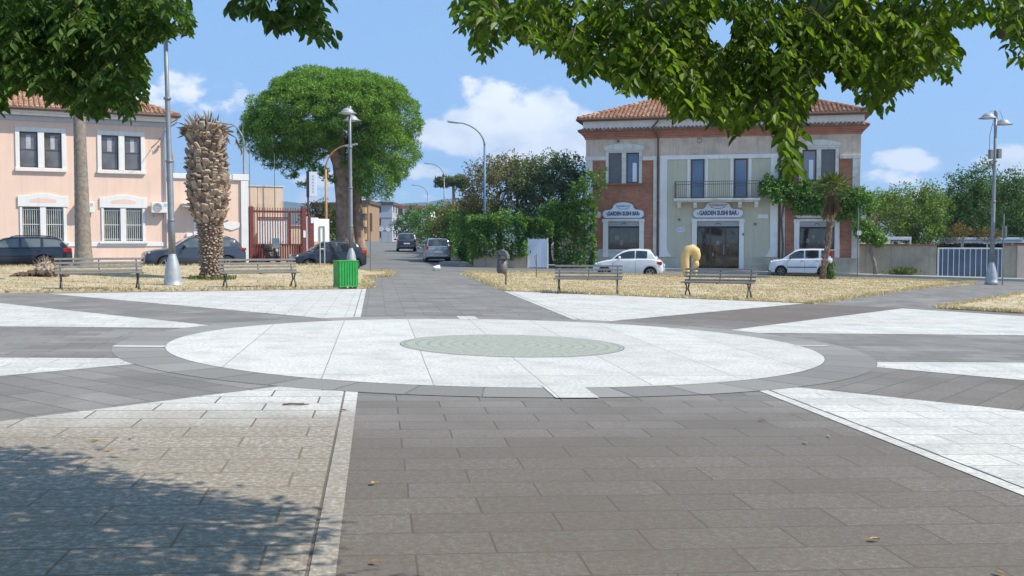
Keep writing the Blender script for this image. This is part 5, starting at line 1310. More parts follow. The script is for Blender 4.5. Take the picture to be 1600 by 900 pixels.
def limbs(mb, base, top, r0, r1, n=5, spread=1.0, first=.45, seed=0, sides=10):
    rnd = random.Random(seed); base = Vector(base); top = Vector(top); d = top - base
    pts = [base + d * t + Vector((rnd.uniform(-1, 1), rnd.uniform(-1, 1), 0)) * r0 * .6 * (0 < t < 1) for t in (0, .15, .4, .7, 1)]
    mb.tube([base - Vector((0, 0, .3))] + pts, [r0 * 1.35, r0 * 1.15, r0, r0 * .88, r0 * .75, r1], sides)
    for i in range(n):
        t = first + (1 - first) * i / max(1, n - 1) * .95; p = base + d * t; a = rnd.uniform(0, 6.28) if n > 3 else 6.28 * i / n
        e = p + Vector((math.cos(a) * spread, math.sin(a) * spread, spread * rnd.uniform(.5, 1.1)))
        mid = p.lerp(e, .5) + Vector((0, 0, -.08 * spread))
        mb.tube([p, mid, e], [r0 * .5 * (1.2 - t * .6), r0 * .3, r0 * .1], 6)
def tree(name, label, px, Y, base_z, blobs, mt, trunk, group=None, cat='tree', bark='bark_grey', lim=4, ls=.16, dens=1.0, cs=.45, nl=26, rough=.25):
    """blobs: (px, py, half width px, half height px, depth m) seen from the square, at distance Y"""
    x = (px - 800) / FPX * Y; t = thing(name, label, cat, (x, Y, base_z), 0, group); org = Vector((x, Y, base_z))
    mb = MB(); sc_ = Y / FPX
    for bl in blobs:
        bx, by, rx, ry = bl[:4]; dep = bl[4] if len(bl) > 4 else rx * sc_
        c = at(bx, by, Y) - org; rad = (rx * sc_, dep, ry * sc_)
        area = (rad[0] * rad[2] + rad[0] * rad[1]) ; n = int(21 * area * dens / (cs / .45) ** 2 / 1.3) + 6
        crown(mb, c, rad, n, nl, cs, ls, rough=rough)
    mb.build('crown', MT[mt], t)
    mb = MB(); tx, ty, r0 = trunk; top = at(tx, ty, Y) - org
    limbs(mb, (0, 0, 0), top, r0, r0 * .5, lim, max(.6, blobs[0][2] * sc_ * .55), .55, int(px))
    mb.build('trunk', MT[bark], t, smooth=True)
    return t
GZ = lambda px, Y: zg((px - 800) / FPX * Y, Y)

# --- stone pine
def stone_pine():
    Y = 72.0; x = (541 - 800) / FPX * Y; z0 = zg(x, Y); t = thing('stone_pine', 'large umbrella shaped stone pine with dense green crown on a forked trunk', 'tree', (x, Y, z0)); org = Vector((x, Y, z0)); sc_ = Y / FPX
    mb = MB()
    blobs = [(515, 176, 108, 58, 4.2), (452, 196, 62, 46, 3.2), (592, 186, 58, 52, 3.2), (500, 140, 62, 24, 2.8), (560, 143, 60, 22, 2.8), (430, 214, 46, 32, 2.4), (605, 238, 42, 40, 2.4), (588, 276, 40, 32, 2.2), (550, 204, 62, 32, 3.0), (478, 222, 50, 24, 2.4), (566, 262, 20, 26, 1.6), (455, 248, 22, 12, 1.2)]
    for (bx, by, rx, ry, dep) in blobs:
        c = at(bx, by, Y) - org; rad = Vector((rx * sc_, dep, ry * sc_)); seed = RN.uniform(0, 9)
        n = int(6.5 * (rad.x * rad.z + rad.x * rad.y * .8)) + 6; done = []; tries = 0
        while len(done) < n and tries < n * 12:
            tries += 1; u = rdir()
            if u.z < -.3 and RN.random() < .5: u.z = -u.z
            k = (1 + .14 * noise.noise(u * 3 + Vector((seed, 0, 0)))) * RN.choice((1.0, .98, .96, .93, .78))
            pc = c + Vector((u.x * rad.x, u.y * rad.y, u.z * rad.z)) * k
            if any((pc - d_).length < .56 for d_ in done): continue
            done.append(pc); s_ = RN.uniform(.46, .70)
            for _ in range(210):
                w = (rdir() + u * .55 + Vector((0, 0, .35))).normalized()
                r_ = s_ * RN.uniform(.72, 1.0) * (1 + .2 * noise.noise(w * 3 + pc))
                card(mb, pc + Vector((w.x * r_, w.y * r_, w.z * r_ * .72)), (w * .45 + rdir() + Vector((0, 0, .3))).normalized(), RN.uniform(.14, .26), .06, w + rdir() * .35)
    # small hanging sprays below the left edge
    for (px, py) in ((413, 246), (428, 258), (470, 255), (497, 266), (505, 272), (520, 280), (474, 288), (458, 275), (488, 262)):
        pc = at(px, py, Y - .5) - org
        for _ in range(8):
            c2 = pc + Vector((RN.gauss(0, .3), RN.gauss(0, .3), RN.gauss(0, .12)))
            for _ in range(26): card(mb, c2 + rdir() * .1, (rdir() + Vector((0, 0, .3))).normalized(), .3, .06)
    mb.build('crown', MT['pine_needle'], t)
    P = lambda px, py, dy=0: at(px, py, Y + dy) - org
    mb = MB()
    mb.tube([P(543, 410), P(541, 385), P(538, 350), P(537, 310), P(534, 280), P(530, 255), P(515, 222), P(490, 195)], [.84, .66, .58, .56, .54, .48, .34, .14], 14)
    mb.tube([P(537, 290), P(545, 262), P(556, 236), P(575, 205), P(592, 185)], [.42, .38, .30, .22, .12], 10)
    mb.tube([P(533, 262), P(535, 235), P(532, 200), P(528, 165)], [.32, .28, .2, .1], 8)
    mb.tube([P(520, 232), P(490, 226), P(455, 222)], [.2, .15, .07], 7); mb.tube([P(552, 246), P(580, 245), P(605, 250)], [.18, .13, .06], 7)
    mb.tube([P(518, 236), P(500, 246), P(482, 262)], [.12, .08, .03], 6)
    mb.build('trunk', MT['bark_pine'], t, smooth=True)
    mb = MB(); mb.tube([P(566, 408, .8), P(562, 380, .8), P(559, 340, .8), P(557, 300, .6), P(558, 265, .4), P(566, 240)], [.55, .40, .36, .33, .3, .2], 12)
    mb.build('second_trunk', MT['bark_pine'], t, smooth=True)
stone_pine()

# --- dead palm stump, built from overlapping frond bases
def palm_stump():
    Y = 38.0; x = (331 - 800) / FPX * Y; z0 = lawn_z(x, Y)
    t = thing('palm_stump', 'thick crownless palm stump covered in ragged frond bases', 'palm', (x, Y, z0), 0)
    prof = [(-.1, .46), (.3, .42), (1.0, .40), (1.6, .43), (2.1, .50), (2.5, .60), (3.0, .68), (3.6, .70), (4.1, .69), (4.5, .63), (4.75, .60), (5.1, .64), (5.45, .66), (5.6, .5)]
    def rad(z):
        for (za, ra), (zb, rb) in zip(prof, prof[1:]):
            if z <= zb: return ra + (rb - ra) * (z - za) / (zb - za)
        return .4
    lean = lambda z: Vector((-.03 * z + .012 * math.sin(z * 1.4), 0, z))
    mb = MB(); zs = [p[0] for p in prof]; mb.tube([lean(z) for z in zs], [rad(z) * .93 for z in zs], 20); mb.build('trunk', MT['bark_brown'], t, smooth=True)
    mb = MB(); rnd = random.Random(8); z = .05; k = 0
    while z < 5.55:
        low = z < 2.0; n = 16 if low else 17
        for i in range(n):
            a = 6.2832 * (i + .5 * (k % 2)) / n + rnd.uniform(-.08, .08); zz = z + rnd.uniform(-.03, .03); r_ = rad(zz)
            if rnd.random() < .09: continue
            o = Vector((math.cos(a), math.sin(a), 0)); sd = Vector((-o.y, o.x, 0))
            w = (.085 if low else .125) * r_ / .6 * rnd.uniform(.6, 1.15); ln = (.06 if low else rnd.uniform(.08, .34)); th = .03 if low else .045
            out = (rnd.uniform(.03, .08) if low else rnd.uniform(.03, .20)); up = Vector((0, 0, 1))
            p = lean(zz) + o * r_ * .88
            tip = p + o * out + up * ln + sd * rnd.gauss(0, .035)
            vs = [p - sd * w - o * .02, p + sd * w - o * .02, p + sd * w * .9 + o * th, p - sd * w * .9 + o * th, tip - sd * w * .62, tip + sd * w * .62, tip + sd * w * .45 + o * th - up * .05, tip - sd * w * .45 + o * th - up * .05]
            mb.add(vs, [(0, 3, 2, 1), (4, 5, 6, 7), (3, 7, 6, 2), (0, 1, 5, 4), (0, 4, 7, 3), (1, 2, 6, 5)])
        z += .075 if low else .10; k += 1
    mb.build('frond_bases', MT['stub'], t)
    mb = MB()
    for i in range(150):
        a = rnd.uniform(0, 6.28); o = Vector((math.cos(a), math.sin(a), 0)); zz = rnd.choice([5.35, 5.45, 5.5, 4.35, 4.25]); r_ = rad(zz)
        if zz < 5 and rnd.random() < .5: continue
        p = lean(zz) + o * r_ * .8
        L = rnd.uniform(.25, .6) if zz > 5 else rnd.uniform(.15, .3)
        d = (o * rnd.uniform(.4, 1.2) + Vector((0, 0, rnd.uniform(-.5, .9))) + Vector((-.25, 0, .1))).normalized()
        mb.leaf(p, d, Vector((0, 0, 1)), L, .07)
    for i in range(60):     # bundle of dry fibres standing off to the upper left
        p = lean(5.5) + Vector((rnd.uniform(-.45, .25), rnd.uniform(-.3, .3), 0)); d = Vector((rnd.uniform(-1.0, .5), rnd.uniform(-.4, .4), rnd.uniform(.35, .9))).normalized()
        mb.leaf(p, d, Vector((0, 1, 0)), rnd.uniform(.3, .75), .06)
    for i in range(40):
        p = lean(5.45) + Vector((-.5, rnd.uniform(-.3, .1), rnd.uniform(-.1, .1))); d = Vector((-1, rnd.uniform(-.3, .3), rnd.uniform(-.55, .15))).normalized(); mb.leaf(p, d, Vector((0, 1, 0)), rnd.uniform(.3, .5), .06)
    pts = [lean(5.35) + Vector((.5, -.1, 0)), lean(5.45) + Vector((.8, -.1, -.05)), lean(5.2) + Vector((1.1, -.1, 0)), lean(4.75) + Vector((1.32, -.1, 0))]
    mb.tube(pts, [.03, .025, .018, .008], 5)
    for i in range(24):
        q_ = pts[2].lerp(pts[3], rnd.random()); mb.leaf(q_, Vector((rnd.uniform(-.3, .3), 0, -1)), Vector((0, 1, 0)), rnd.uniform(.12, .28), .03)
    mb.build('dry_frond', MT['dead_frond'], t)
    mb = MB()
    for i in range(500):
        a = rnd.uniform(0, 6.28); r_ = rnd.uniform(.42, .85); card(mb, Vector((r_ * math.cos(a), r_ * math.sin(a), .0)), Vector((rnd.gauss(0, .5), rnd.gauss(0, .5), 1)).normalized(), rnd.uniform(.08, .26), .04)
    t2 = tag(mb.build('weeds', MT['weed'], loc=(x, Y, z0)), 'green weeds growing round the foot of the palm stump', 'weeds', kind='stuff')
palm_stump()

def fan_leaf(mb, p, d, L, nb=13, droop=.3):
    """fan palm leaf: stalk and a spread of narrow blades"""
    d = d.normalized(); e = p + d * L * .5; mb.tube([p, p + d * L * .28 + Vector((0, 0, -.01)), e], [.016, .012, .009], 4)
    sd = d.cross(Vector((0, 0, 1)));
    if sd.length < .1: sd = Vector((1, 0, 0))
    sd.normalize()
    for i in range(nb):
        a = R(-78 + 156 * i / (nb - 1)); dd = (d * math.cos(a) + sd * math.sin(a) + Vector((0, 0, -droop * RN.uniform(.3, 1.3)))).normalized()
        mb.leaf(e, dd, d.cross(sd), L * .5 * (1 - .25 * abs(math.sin(a))) * RN.uniform(.85, 1.1), .055)
def small_palm():
    Y = 50.5; x = (1284 - 800) / FPX * Y; z0 = lawn_z(x, Y) + .02; org = Vector((x, Y, z0))
    t = thing('fan_palm', 'slender young fan palm with a curved shaggy trunk before the house', 'palm', org)
    P = lambda px, py: at(px, py, Y) - org
    path = [P(1284, 443), P(1287, 420), P(1291, 395), P(1295, 370), P(1297, 345), P(1299, 322), P(1301, 300)]
    mb = MB(); mb.tube(path, [.16, .135, .125, .13, .135, .15, .17], 12); mb.build('trunk', MT['bark_brown'], t, smooth=True)
    mb = MB()
    for i in range(260):
        k = RN.random() ** .7 * 5.99; a, f_ = int(k), k % 1; c = path[a].lerp(path[a + 1], f_); o = rdir(); o.z = 0; o.normalize()
        w = .05; r_ = .13; up = Vector((0, 0, 1)); sd = Vector((-o.y, o.x, 0)); pp = c + o * r_
        mb.add([pp - sd * w, pp + sd * w, pp + sd * w * .5 + o * .06 + up * .13, pp - sd * w * .5 + o * .06 + up * .13], [(0, 1, 2, 3)])
    mb.build('frond_bases', MT['stub'], t)
    top = path[-1]; mb = MB()
    for i in range(140):
        o = rdir(); o.z = 0; o.normalize(); mb.leaf(top + Vector((0, 0, -.1)) + o * RN.uniform(.05, .2), (o * RN.uniform(.1, .4) + Vector((0, 0, -1))).normalized(), o, RN.uniform(.4, 1.25), .06)
    mb.build('dead_skirt', MT['dead_frond'], t)
    mb = MB()
    for i in range(36):
        a = 2.4 * i; e_ = R(80 - 105 * (i / 36) ** .9); d = Vector((math.cos(a) * math.cos(e_), math.sin(a) * math.cos(e_), math.sin(e_)))
        fan_leaf(mb, top + Vector((0, 0, .05)), d, RN.uniform(1.0, 1.3) * (.95 if e_ > 0 else .85), 14, .25)
    mb.build('crown', MT['palm_frond'], t)
    p = (org.x + .45, org.y + .25)
    mb = MB()
    for i in range(900):
        q_ = Vector((RN.gauss(0, .14), RN.gauss(0, .14), RN.uniform(0, .85))); card(mb, q_, rdir(), .12, .05)
    s2 = thing('young_shrub', 'small grey green shrub tied to a stake at the fan palm foot', 'shrub', (p[0], p[1], lawn_z(*p)))
    mb.build('foliage', MT['tree_mid'], s2); m2 = MB(); m2.tube([(.18, 0, -.1), (.18, 0, 1.05)], .03, 6); m2.build('stake', MT['bark_brown'], s2)
small_palm()
def tall_palm():
    Y = 43.0; x = (131 - 800) / FPX * Y; z0 = lawn_z(x, Y); org = Vector((x, Y, z0)); t = thing('tall_palm', 'tall smooth grey palm trunk rising before the pink house', 'palm', org)
    mb = MB(); prof = [(-.2, .44), (.2, .38), (.9, .325), (2, .30), (4, .26), (7, .225), (10, .21), (14.5, .2)]
    zs = [i * .14 - .2 for i in range(106)]
    def rr(z):
        for (a, ra), (b_, rb) in zip(prof, prof[1:]):
            if z <= b_: return ra + (rb - ra) * (z - a) / (b_ - a)
        return .2
    mb.tube([(-.012 * z, 0, z) for z in zs], [rr(z) * (1 + .025 * (i % 2)) for i, z in enumerate(zs)], 18); mb.build('trunk', MT['bark_grey'], t, smooth=True)
    mb = MB()
    for i in range(44):
        a = 2.4 * i; e_ = R(75 - 95 * i / 44); d = Vector((math.cos(a) * math.cos(e_), math.sin(a) * math.cos(e_), math.sin(e_))); fan_leaf(mb, Vector((-.17, 0, 14.6)), d, 1.9, 14, .3)
    mb.build('crown', MT['palm_frond'], t)
tall_palm()

# --- hedge, ivy and trees between the street and the brick house
def leafy_box(mb, x0, x1, y0, y1, z0, z1, n, ls, bulge=.25, aspect=.7):
    for _ in range(n):
        f = RN.random()
        x, y, z = RN.uniform(x0, x1), RN.uniform(y0, y1), RN.uniform(z0, z1)
        if f < .6: y = y0 + abs(RN.gauss(0, .12))
        elif f < .85: z = z1 - abs(RN.gauss(0, .12))
        else: x = x0 + abs(RN.gauss(0, .12)) if RN.random() < .5 else x1 - abs(RN.gauss(0, .12))
        b_ = bulge * noise.noise((x * .9, z * .9, y * .5)) + bulge * .5 * noise.noise((x * 2.6, z * 2.6, 5))
        p = Vector((x, y - b_, z + b_ * .8)); d = (rdir() + Vector((0, -.6, -.3))).normalized()
        card(mb, p, d, ls * RN.uniform(.6, 1.3), ls * aspect)
hx, hz = -2.3, -13
g0 = zg(-2, 62)
t = thing('garden_fence', 'low stone garden wall with an iron fence buried under ivy', 'fence', (-1.9, 61.6, 0), -10)
s = MB(); s.box(-.4, 2.78, 0, .35, -.3, .85); s.build('base_wall', MT['garden_wall'], t)
s = MB()
for i in range(14): s.tube([(-.3 + i * .22, .15, .85), (-.3 + i * .22, .15, 2.3)], .015, 5)
s.box(-.4, 2.78, .13, .17, 2.25, 2.3); s.build('railing', MT['iron_rail'], t)
mb = MB(); leafy_box(mb, -.5, 2.8, -.25, 1.1, .75, 3.0, 5600, .16, .55); leafy_box(mb, 2.7, 4.3, .1, 1.2, 2.0, 3.0, 1800, .16, .4); crown(mb, (1.2, .6, 2.9), (1.6, .8, .5), 40, 26, .3, .17); mb.build('ivy', MT['hedge_leaf'], t)
t = thing('metal_door', 'white corrugated metal garden door under the ivy', 'door', (1.37, 61.1, zg(1.4, 61)), -10)
s = MB()
for i in range(11):
    x = -.38 + i * .097; s.box(x, x + .06, -.02, .02, .05, 1.72); s.box(x + .0605, x + .0965, .0, .02, .05, 1.72)
s.build('panel', MT['sign_white'], t)
s = MB(); s.box(-.46, -.385, -.04, .06, 0, 1.80); s.box(.69, .77, -.04, .06, 0, 1.80); s.build('door_frame', MT['white_paint'], t)
s = MB(); s.box(-.30, -.26, -.06, -.021, .9, 1.05); s.build('handle', MT['dark_metal'], t)
t = thing('ivy_column', 'dense ivy mass between the metal door and the brick house', 'ivy', (3.3, 62.0, zg(3, 62)), -13)
mb = MB(); leafy_box(mb, -.75, 1.7, -.3, .8, 0.1, 3.9, 6600, .17, .45); crown(mb, (-.6, .6, 3.2), (1.4, .6, .7), 50, 26, .3, .17); crown(mb, (1.0, .1, 4.4), (.9, .6, .7), 36, 26, .3, .17); crown(mb, (1.5, -.2, 5.2), (.75, .5, .6), 22, 24, .26, .18)
mb.build('foliage', MT['hedge_leaf'], t)
s = MB(); s.tube([(.3, .3, -.2), (.35, .3, 1.5), (.6, .25, 3), (1.0, .2, 4.6)], [.1, .08, .07, .04], 7); s.tube([(.35, .3, 1.4), (-.1, .4, 2.4), (-.7, .5, 3.3)], [.06, .05, .02], 6); s.build('stem', MT['bark_brown'], t)
t = thing('garden_wall', 'short painted wall in red, cream and grey bands beside the house', 'wall', (4.0, 64.3, 0), -13)
s = MB(); s.box(-1.0, .5, 0, .3, -.3, .95, 0); s.box(-1.0, .5, .01, .29, .953, 1.95, 1); s.box(-1.02, .52, -.02, .32, 1.953, 2.5, 2); s.build('wall', [MT['marble'], MT['beige_plaster'], MT['terracotta']], t)
s = MB()
for i in range(12): s.box(-.95 + i * .12, -.92 + i * .12, .1, .14, 2.5, 3.3)
s.box(-1, .5, .1, .14, 3.25, 3.3); s.build('railing', MT['frame_brown'], t)
# roadside hedge running up the street
t = thing('street_hedge', 'tall clipped hedge running up the right side of the street', 'hedge', (*W(3.9, 45.5), 0), 7.5)
mb = MB()
for (b0, b1, h0, n) in ((0, 9, 2.9, 6500), (9, 20, 3.3, 5200), (20, 34, 3.4, 4200)):
    for _ in range(n):
        b_ = RN.uniform(b0, b1); a = abs(RN.gauss(0, .2)); h_ = h0 * (1 + .18 * noise.noise((b_ * .5, 2, 0)))
        z = RN.uniform(.1, h_)
        if RN.random() < .3: z = h_ - abs(RN.gauss(0, .15)); a = RN.uniform(0, 1.4)
        if b_ < .6 and RN.random() < .5: a = RN.uniform(0, 1.5)
        bb = .45 * noise.noise((b_ * .8, z * .8, 0)) + .2 * noise.noise((b_ * 2.4, z * 2.4, 3))
        zz = zg(*W(4, 45.5 + b_)); card(mb, Vector((a - bb, b_, z + zz)), (rdir() + Vector((-.6, -.2, -.2))).normalized(), RN.uniform(.12, .24), .13)
mb.build('foliage', MT['hedge_leaf'], t)
s = MB()
for i in range(17): z = zg(*W(4, 45.5 + 2 * i)); s.box(.35, .5, 2 * i, 2 * i + .12, z - .1, z + 1.6)
s.build('stem', MT['bark_brown'], t)

def T_(name, label, px, Y, blobs, mt, trunk, **k): return tree(name, label, px, Y, GZ(px, Y), blobs, mt, trunk, **k)
T_('garden_tree', 'wide half dry brownish tree behind the ivy fence', 778, 69, [(775, 300, 52, 48), (800, 270, 45, 30), (760, 330, 36, 34), (745, 300, 22, 34)], 'bush_brown', (778, 300, .22), bark='bark_brown', cat='tree', ls=.17, dens=1.3, rough=.35, lim=7)
T_('garden_tree', 'dark grey green rounded tree beside the brick house', 858, 68, [(855, 300, 60, 52), (880, 275, 42, 32), (835, 280, 36, 34), (905, 310, 30, 45), (860, 345, 56, 28)], 'bush_dark', (860, 300, .24), ls=.17, dens=1.7, lim=6)
T_('garden_tree', 'tall sparse twiggy tree top showing above the brownish tree', 812, 74, [(790, 258, 30, 16), (840, 262, 30, 15), (760, 275, 24, 16)], 'bush_brown', (805, 280, .14), bark='bark_brown', ls=.14, dens=.5, rough=.5, lim=9)
# bare twigs sticking out of the sparse tree
T_('street_tree', 'bushy ochre green tree up the street behind the silver car', 712, 84, [(712, 348, 30, 30), (735, 335, 24, 28), (695, 365, 22, 20)], 'bush_brown', (712, 350, .16), ls=.19, dens=1.0, rough=.3)
T_('street_tree', 'yellow green shrub beside the street above the blue grey car', 668, 98, [(668, 375, 17, 20), (680, 355, 16, 18)], 'tree_light', (668, 370, .14), ls=.22, cs=.5)
T_('street_tree', 'dark rounded tree before the white apartment block', 634, 128, [(634, 350, 20, 24), (645, 338, 12, 14)], 'tree_mid', (636, 372, .2), ls=.3, cs=.6, bark='bark_brown')
T_('street_tree', 'deep green tree in the middle of the far row along the street', 690, 122, [(690, 345, 28, 25), (660, 350, 20, 20), (715, 350, 25, 25)], 'hedge_leaf', (690, 360, .2), ls=.3, cs=.6)
T_('street_tree', 'low green trees closing the row beneath the flat topped pine', 735, 118, [(725, 345, 36, 26), (755, 350, 30, 26)], 'tree_mid', (735, 360, .2), ls=.3, cs=.6)
t = thing('flat_pine', 'distant flat topped pine standing out above the street trees', 'tree', (*at(708, 360, 118).xy, GZ(708, 118))); org = Vector(t.location)
mb = MB()
for (bx, by, rx, ry) in ((700, 283, 17, 5), (716, 281, 14, 5.5), (690, 285, 8, 3.5), (722, 288, 8, 6)):
    crown(mb, at(bx, by, 118) - org, (rx * .073, rx * .06, ry * .073), 60, 26, .35, .28, .2)
mb.build('crown', MT['bush_dark'], t)
s = MB(); s.tube([(0, 0, -.3), at(710, 330, 118) - org, at(708, 288, 118) - org], [.3, .22, .14], 8); s.tube([at(709, 300, 118) - org, at(718, 288, 118) - org], [.12, .06], 6); s.build('trunk', MT['bark_pine'], t)
# palms and shrubs behind the gate
T_('yard_shrub', 'orange tinged shrub right of the red gate', 497, 72, [(487, 340, 15, 20), (497, 352, 14, 18)], 'autumn_leaf', (490, 365, .12), ls=.2, bark='bark_brown')
T_('yard_shrub', 'green shrub behind the vertical sign post', 508, 76, [(512, 342, 16, 22), (520, 360, 14, 22)], 'tree_light', (511, 365, .12), ls=.2, bark='bark_brown')
T_('yard_shrub', 'reddish shrub to the left of the pine trunk', 528, 82, [(524, 350, 12, 26)], 'autumn_leaf', (526, 365, .12), ls=.2, bark='bark_brown')
t = thing('yard_house', 'low grey house with flat dark roof behind the yard shrubs', 'building', at(492, 378, 96) - Vector((0, 0, 1.2)), 10)
s = MB(); s.box(0, 4.2, 0, 5, -.5, 4.6); s.build('wall', MT['plinth_stone'], t); s = MB(); s.box(-.3, 4.6, -.4, 5.3, 4.603, 4.85); s.build('roof', MT['gutter_brown'], t)

# --- right side: garden wall, sliding gate, carport, trees
s0 = BP(16.15, .1)
t = thing('boundary_wall', 'long beige boundary wall with red brown coping right of the house', 'wall', (s0[0], s0[1], 0), -13)
s = MB(); s.box(.02, 4.22, 0, .3, -1.0, 1.42); s.build('wall', MT['garden_wall'], t)
s = MB(); s.box(.0, 4.23, -.05, .35, 1.423, 1.52); s.build('coping', MT['terracotta'], t)
s0 = BP(20.42, .1)
t = thing('sliding_gate', 'white framed sliding gate with dark panels behind thin bars', 'gate', (s0[0], s0[1], 0), -13)
s = MB()
for (a, b_, z0, z1) in ((0, .09, -.5, 1.32), (3.41, 3.5, -.5, 1.32)): s.box(a, b_, -.04, .04, z0, z1)
s.box(.09, 3.41, -.04, .04, 1.24, 1.32); s.box(.09, 3.41, -.04, .04, -.5, -.36)
s.build('gate_frame', MT['white_paint'], t, bevel=.008)
s = MB()
for i in range(11): x = .27 + i * .295; s.box(x - .018, x + .018, -.06, -.041, -.36, 1.24)
s.build('bar', MT['sign_white'], t)
MT['blue_panel'] = mat('blue_panel', (.10, .13, .17), .5, var=.25, scale=1.0)
s = MB(); s.box(.09, 3.41, .0, .03, -.36, 1.24); s.build('panel', MT['blue_panel'], t)
s0 = BP(23.97, .1)
t = thing('boundary_wall', 'beige wall section with brown coping right of the sliding gate', 'wall', (s0[0], s0[1], 0), -13)
s = MB(); s.box(0, .66, 0, .3, -1.2, 1.42); s.box(1.10, 16, 0, .3, -1.2, 1.42); s.build('wall', MT['garden_wall'], t); s = MB(); s.box(-.05, 16, -.05, .35, 1.423, 1.52); s.build('coping', MT['terracotta'], t)
s = MB(); s.box(.663, 1.097, -.1, .36, -1.2, 1.422); s.build('pillar', MT['beige_plaster'], t)
t = thing('carport', 'white roofed carport frame with dark openings behind the boundary wall', 'carport', (23.6, 65.5, zg(24, 65)), -8)
s = MB(); s.box(-1.5, 1.6, 0, 4, 2.05, 2.25); s.box(4.4, 12.6, 0, 4, 1.85, 2.05); s.box(4.3, 8.2, -.2, 4.2, 2.053, 2.2); s.build('roof', MT['sign_white'], t, bevel=.02)
s = MB()
for x in (-1.3, .2, 1.5, 4.6, 6.1, 7.6, 9.2, 10.8, 12.4): s.box(x, x + .09, 0, .09, -.5, 2.04 if x < 2 else 1.84)
s.build('post', MT['white_paint'], t)
s = MB(); s.box(-1.4, 12.5, 3.7, 3.8, -.5, 1.8); s.build('back_wall', MT['shutter_grey'], t)
T_('garden_bush', 'light green round tree above the boundary wall', 1427, 67, [(1425, 335, 46, 46), (1450, 325, 28, 40), (1400, 320, 22, 32), (1440, 362, 40, 26)], 'tree_light', (1427, 350, .16), ls=.17, dens=1.7, lim=5)
T_('garden_bush', 'dark green bushy tree behind the sliding gate', 1520, 70, [(1522, 330, 46, 50), (1535, 285, 26, 28), (1500, 310, 28, 36), (1555, 320, 34, 40), (1510, 360, 40, 25)], 'tree_mid', (1520, 350, .2), ls=.18, dens=1.7, lim=5)
T_('garden_bush', 'grey green tree standing behind the boxed lamp post', 1592, 66, [(1590, 325, 36, 50), (1620, 330, 40, 55), (1575, 290, 22, 22), (1605, 370, 45, 30)], 'tree_mid', (1592, 350, .18), ls=.17, dens=1.7, lim=5)
T_('garden_bush', 'autumn coloured low shrub over the carport roof', 1505, 64.5, [(1500, 362, 14, 8), (1545, 366, 16, 6)], 'autumn_leaf', (1505, 368, .05), ls=.13, cs=.3)
T_('garden_bush', 'dry ochre shrub beside the right corner of the house', 1378, 69, [(1378, 345, 22, 16), (1360, 350, 18, 12)], 'bush_brown', (1375, 352, .08), ls=.16)
T_('distant_pine', 'dark distant pine crown between the house and the light green tree', 1365, 112, [(1364, 316, 22, 14), (1385, 320, 16, 12)], 'pine_needle', (1366, 330, .25), ls=.3, cs=.6, bark='bark_pine')
T_('distant_tree', 'far green tree line patch behind the carport', 1470, 105, [(1470, 330, 50, 26), (1560, 335, 60, 26), (1640, 330, 60, 30)], 'tree_mid', (1470, 345, .25), ls=.35, cs=.7, nl=20)
# small leaning tree against the wall
p = BP(18.0, -.45); org = Vector((p[0], p[1], zg(*p) + .1)); t = thing('wall_tree', 'small leaning tree with a pale trunk against the boundary wall', 'tree', org)
P = lambda px, py: at(px, py, org.y) - org
s = MB(); s.tube([P(1368, 428), P(1366, 410), P(1361, 395), P(1356, 380), P(1352, 362)], [.14, .11, .10, .09, .04], 8); s.tube([P(1358, 386), P(1366, 372), P(1374, 362)], [.06, .04, .02], 6); s.build('trunk', MT['bark_grey'], t, smooth=True)
mb = MB()
for (bx, by, rx, ry) in ((1358, 368, 20, 13), (1350, 358, 15, 14), (1372, 375, 10, 8)): crown(mb, P(bx, by), (rx * .036, rx * .03, ry * .036), 60, 28, .2, .15, .3)
mb.build('crown', MT['ivy_leaf'], t)
mb = MB()
for i in range(700):
    card(mb, Vector((RN.gauss(.45, .38), RN.gauss(-.1, .15), RN.uniform(0, .3))), (rdir() + Vector((0, 0, .8))).normalized(), RN.uniform(.1, .3), .06)
tag(mb.build('weeds', MT['weed'], loc=org), 'tuft of green weeds at the foot of the leaning tree', 'weeds', kind='stuff')
# climber across the right bay of the house
t = thing('climbing_vine', 'bright green climber spreading over the brick house behind the fan palm', 'climber', (*BP(11.9, -.12), 0), -13)
mb = MB()
for (x, z, rx, rz, n) in ((-.9, 5.0, .7, .55, 46), (.0, 4.75, 1.1, .7, 90), (1.2, 4.55, 1.2, .75, 100), (2.3, 4.35, 1.0, .8, 85), (3.2, 4.1, .9, .8, 75), (4.0, 4.2, .8, .7, 60), (4.5, 3.9, .45, .6, 26), (.1, 5.7, .45, .6, 26), (.2, 6.2, .22, .35, 8), (1.0, 3.75, .9, .35, 34), (2.9, 3.4, .7, .4, 30), (3.9, 3.4, .45, .5, 20), (-.5, 4.35, .5, .4, 18), (2.0, 3.55, .8, .35, 24)):
    crown(mb, (x, -.35, z), (rx, .38, rz), n, 24, .22, .17, .1, .5, .3, .6)
mb.build('foliage', MT['ivy_leaf'], t)
s = MB(); s.tube([(-.15, -.05, -.2), (-.1, -.08, 1.5), (-.2, -.06, 3), (0, -.1, 4.3), (.2, -.08, 5.6), (.2, -.1, 6.3)], [.07, .06, .05, .045, .03, .015], 7)
s.tube([(0, -.1, 4.3), (1.4, -.15, 4.5), (3.0, -.15, 4.2), (4.3, -.15, 4.1)], [.04, .035, .03, .015], 6); s.tube([(-.1, -.1, 4.2), (-1.0, -.15, 4.9)], [.03, .012], 6); s.build('stem', MT['bark_brown'], t)

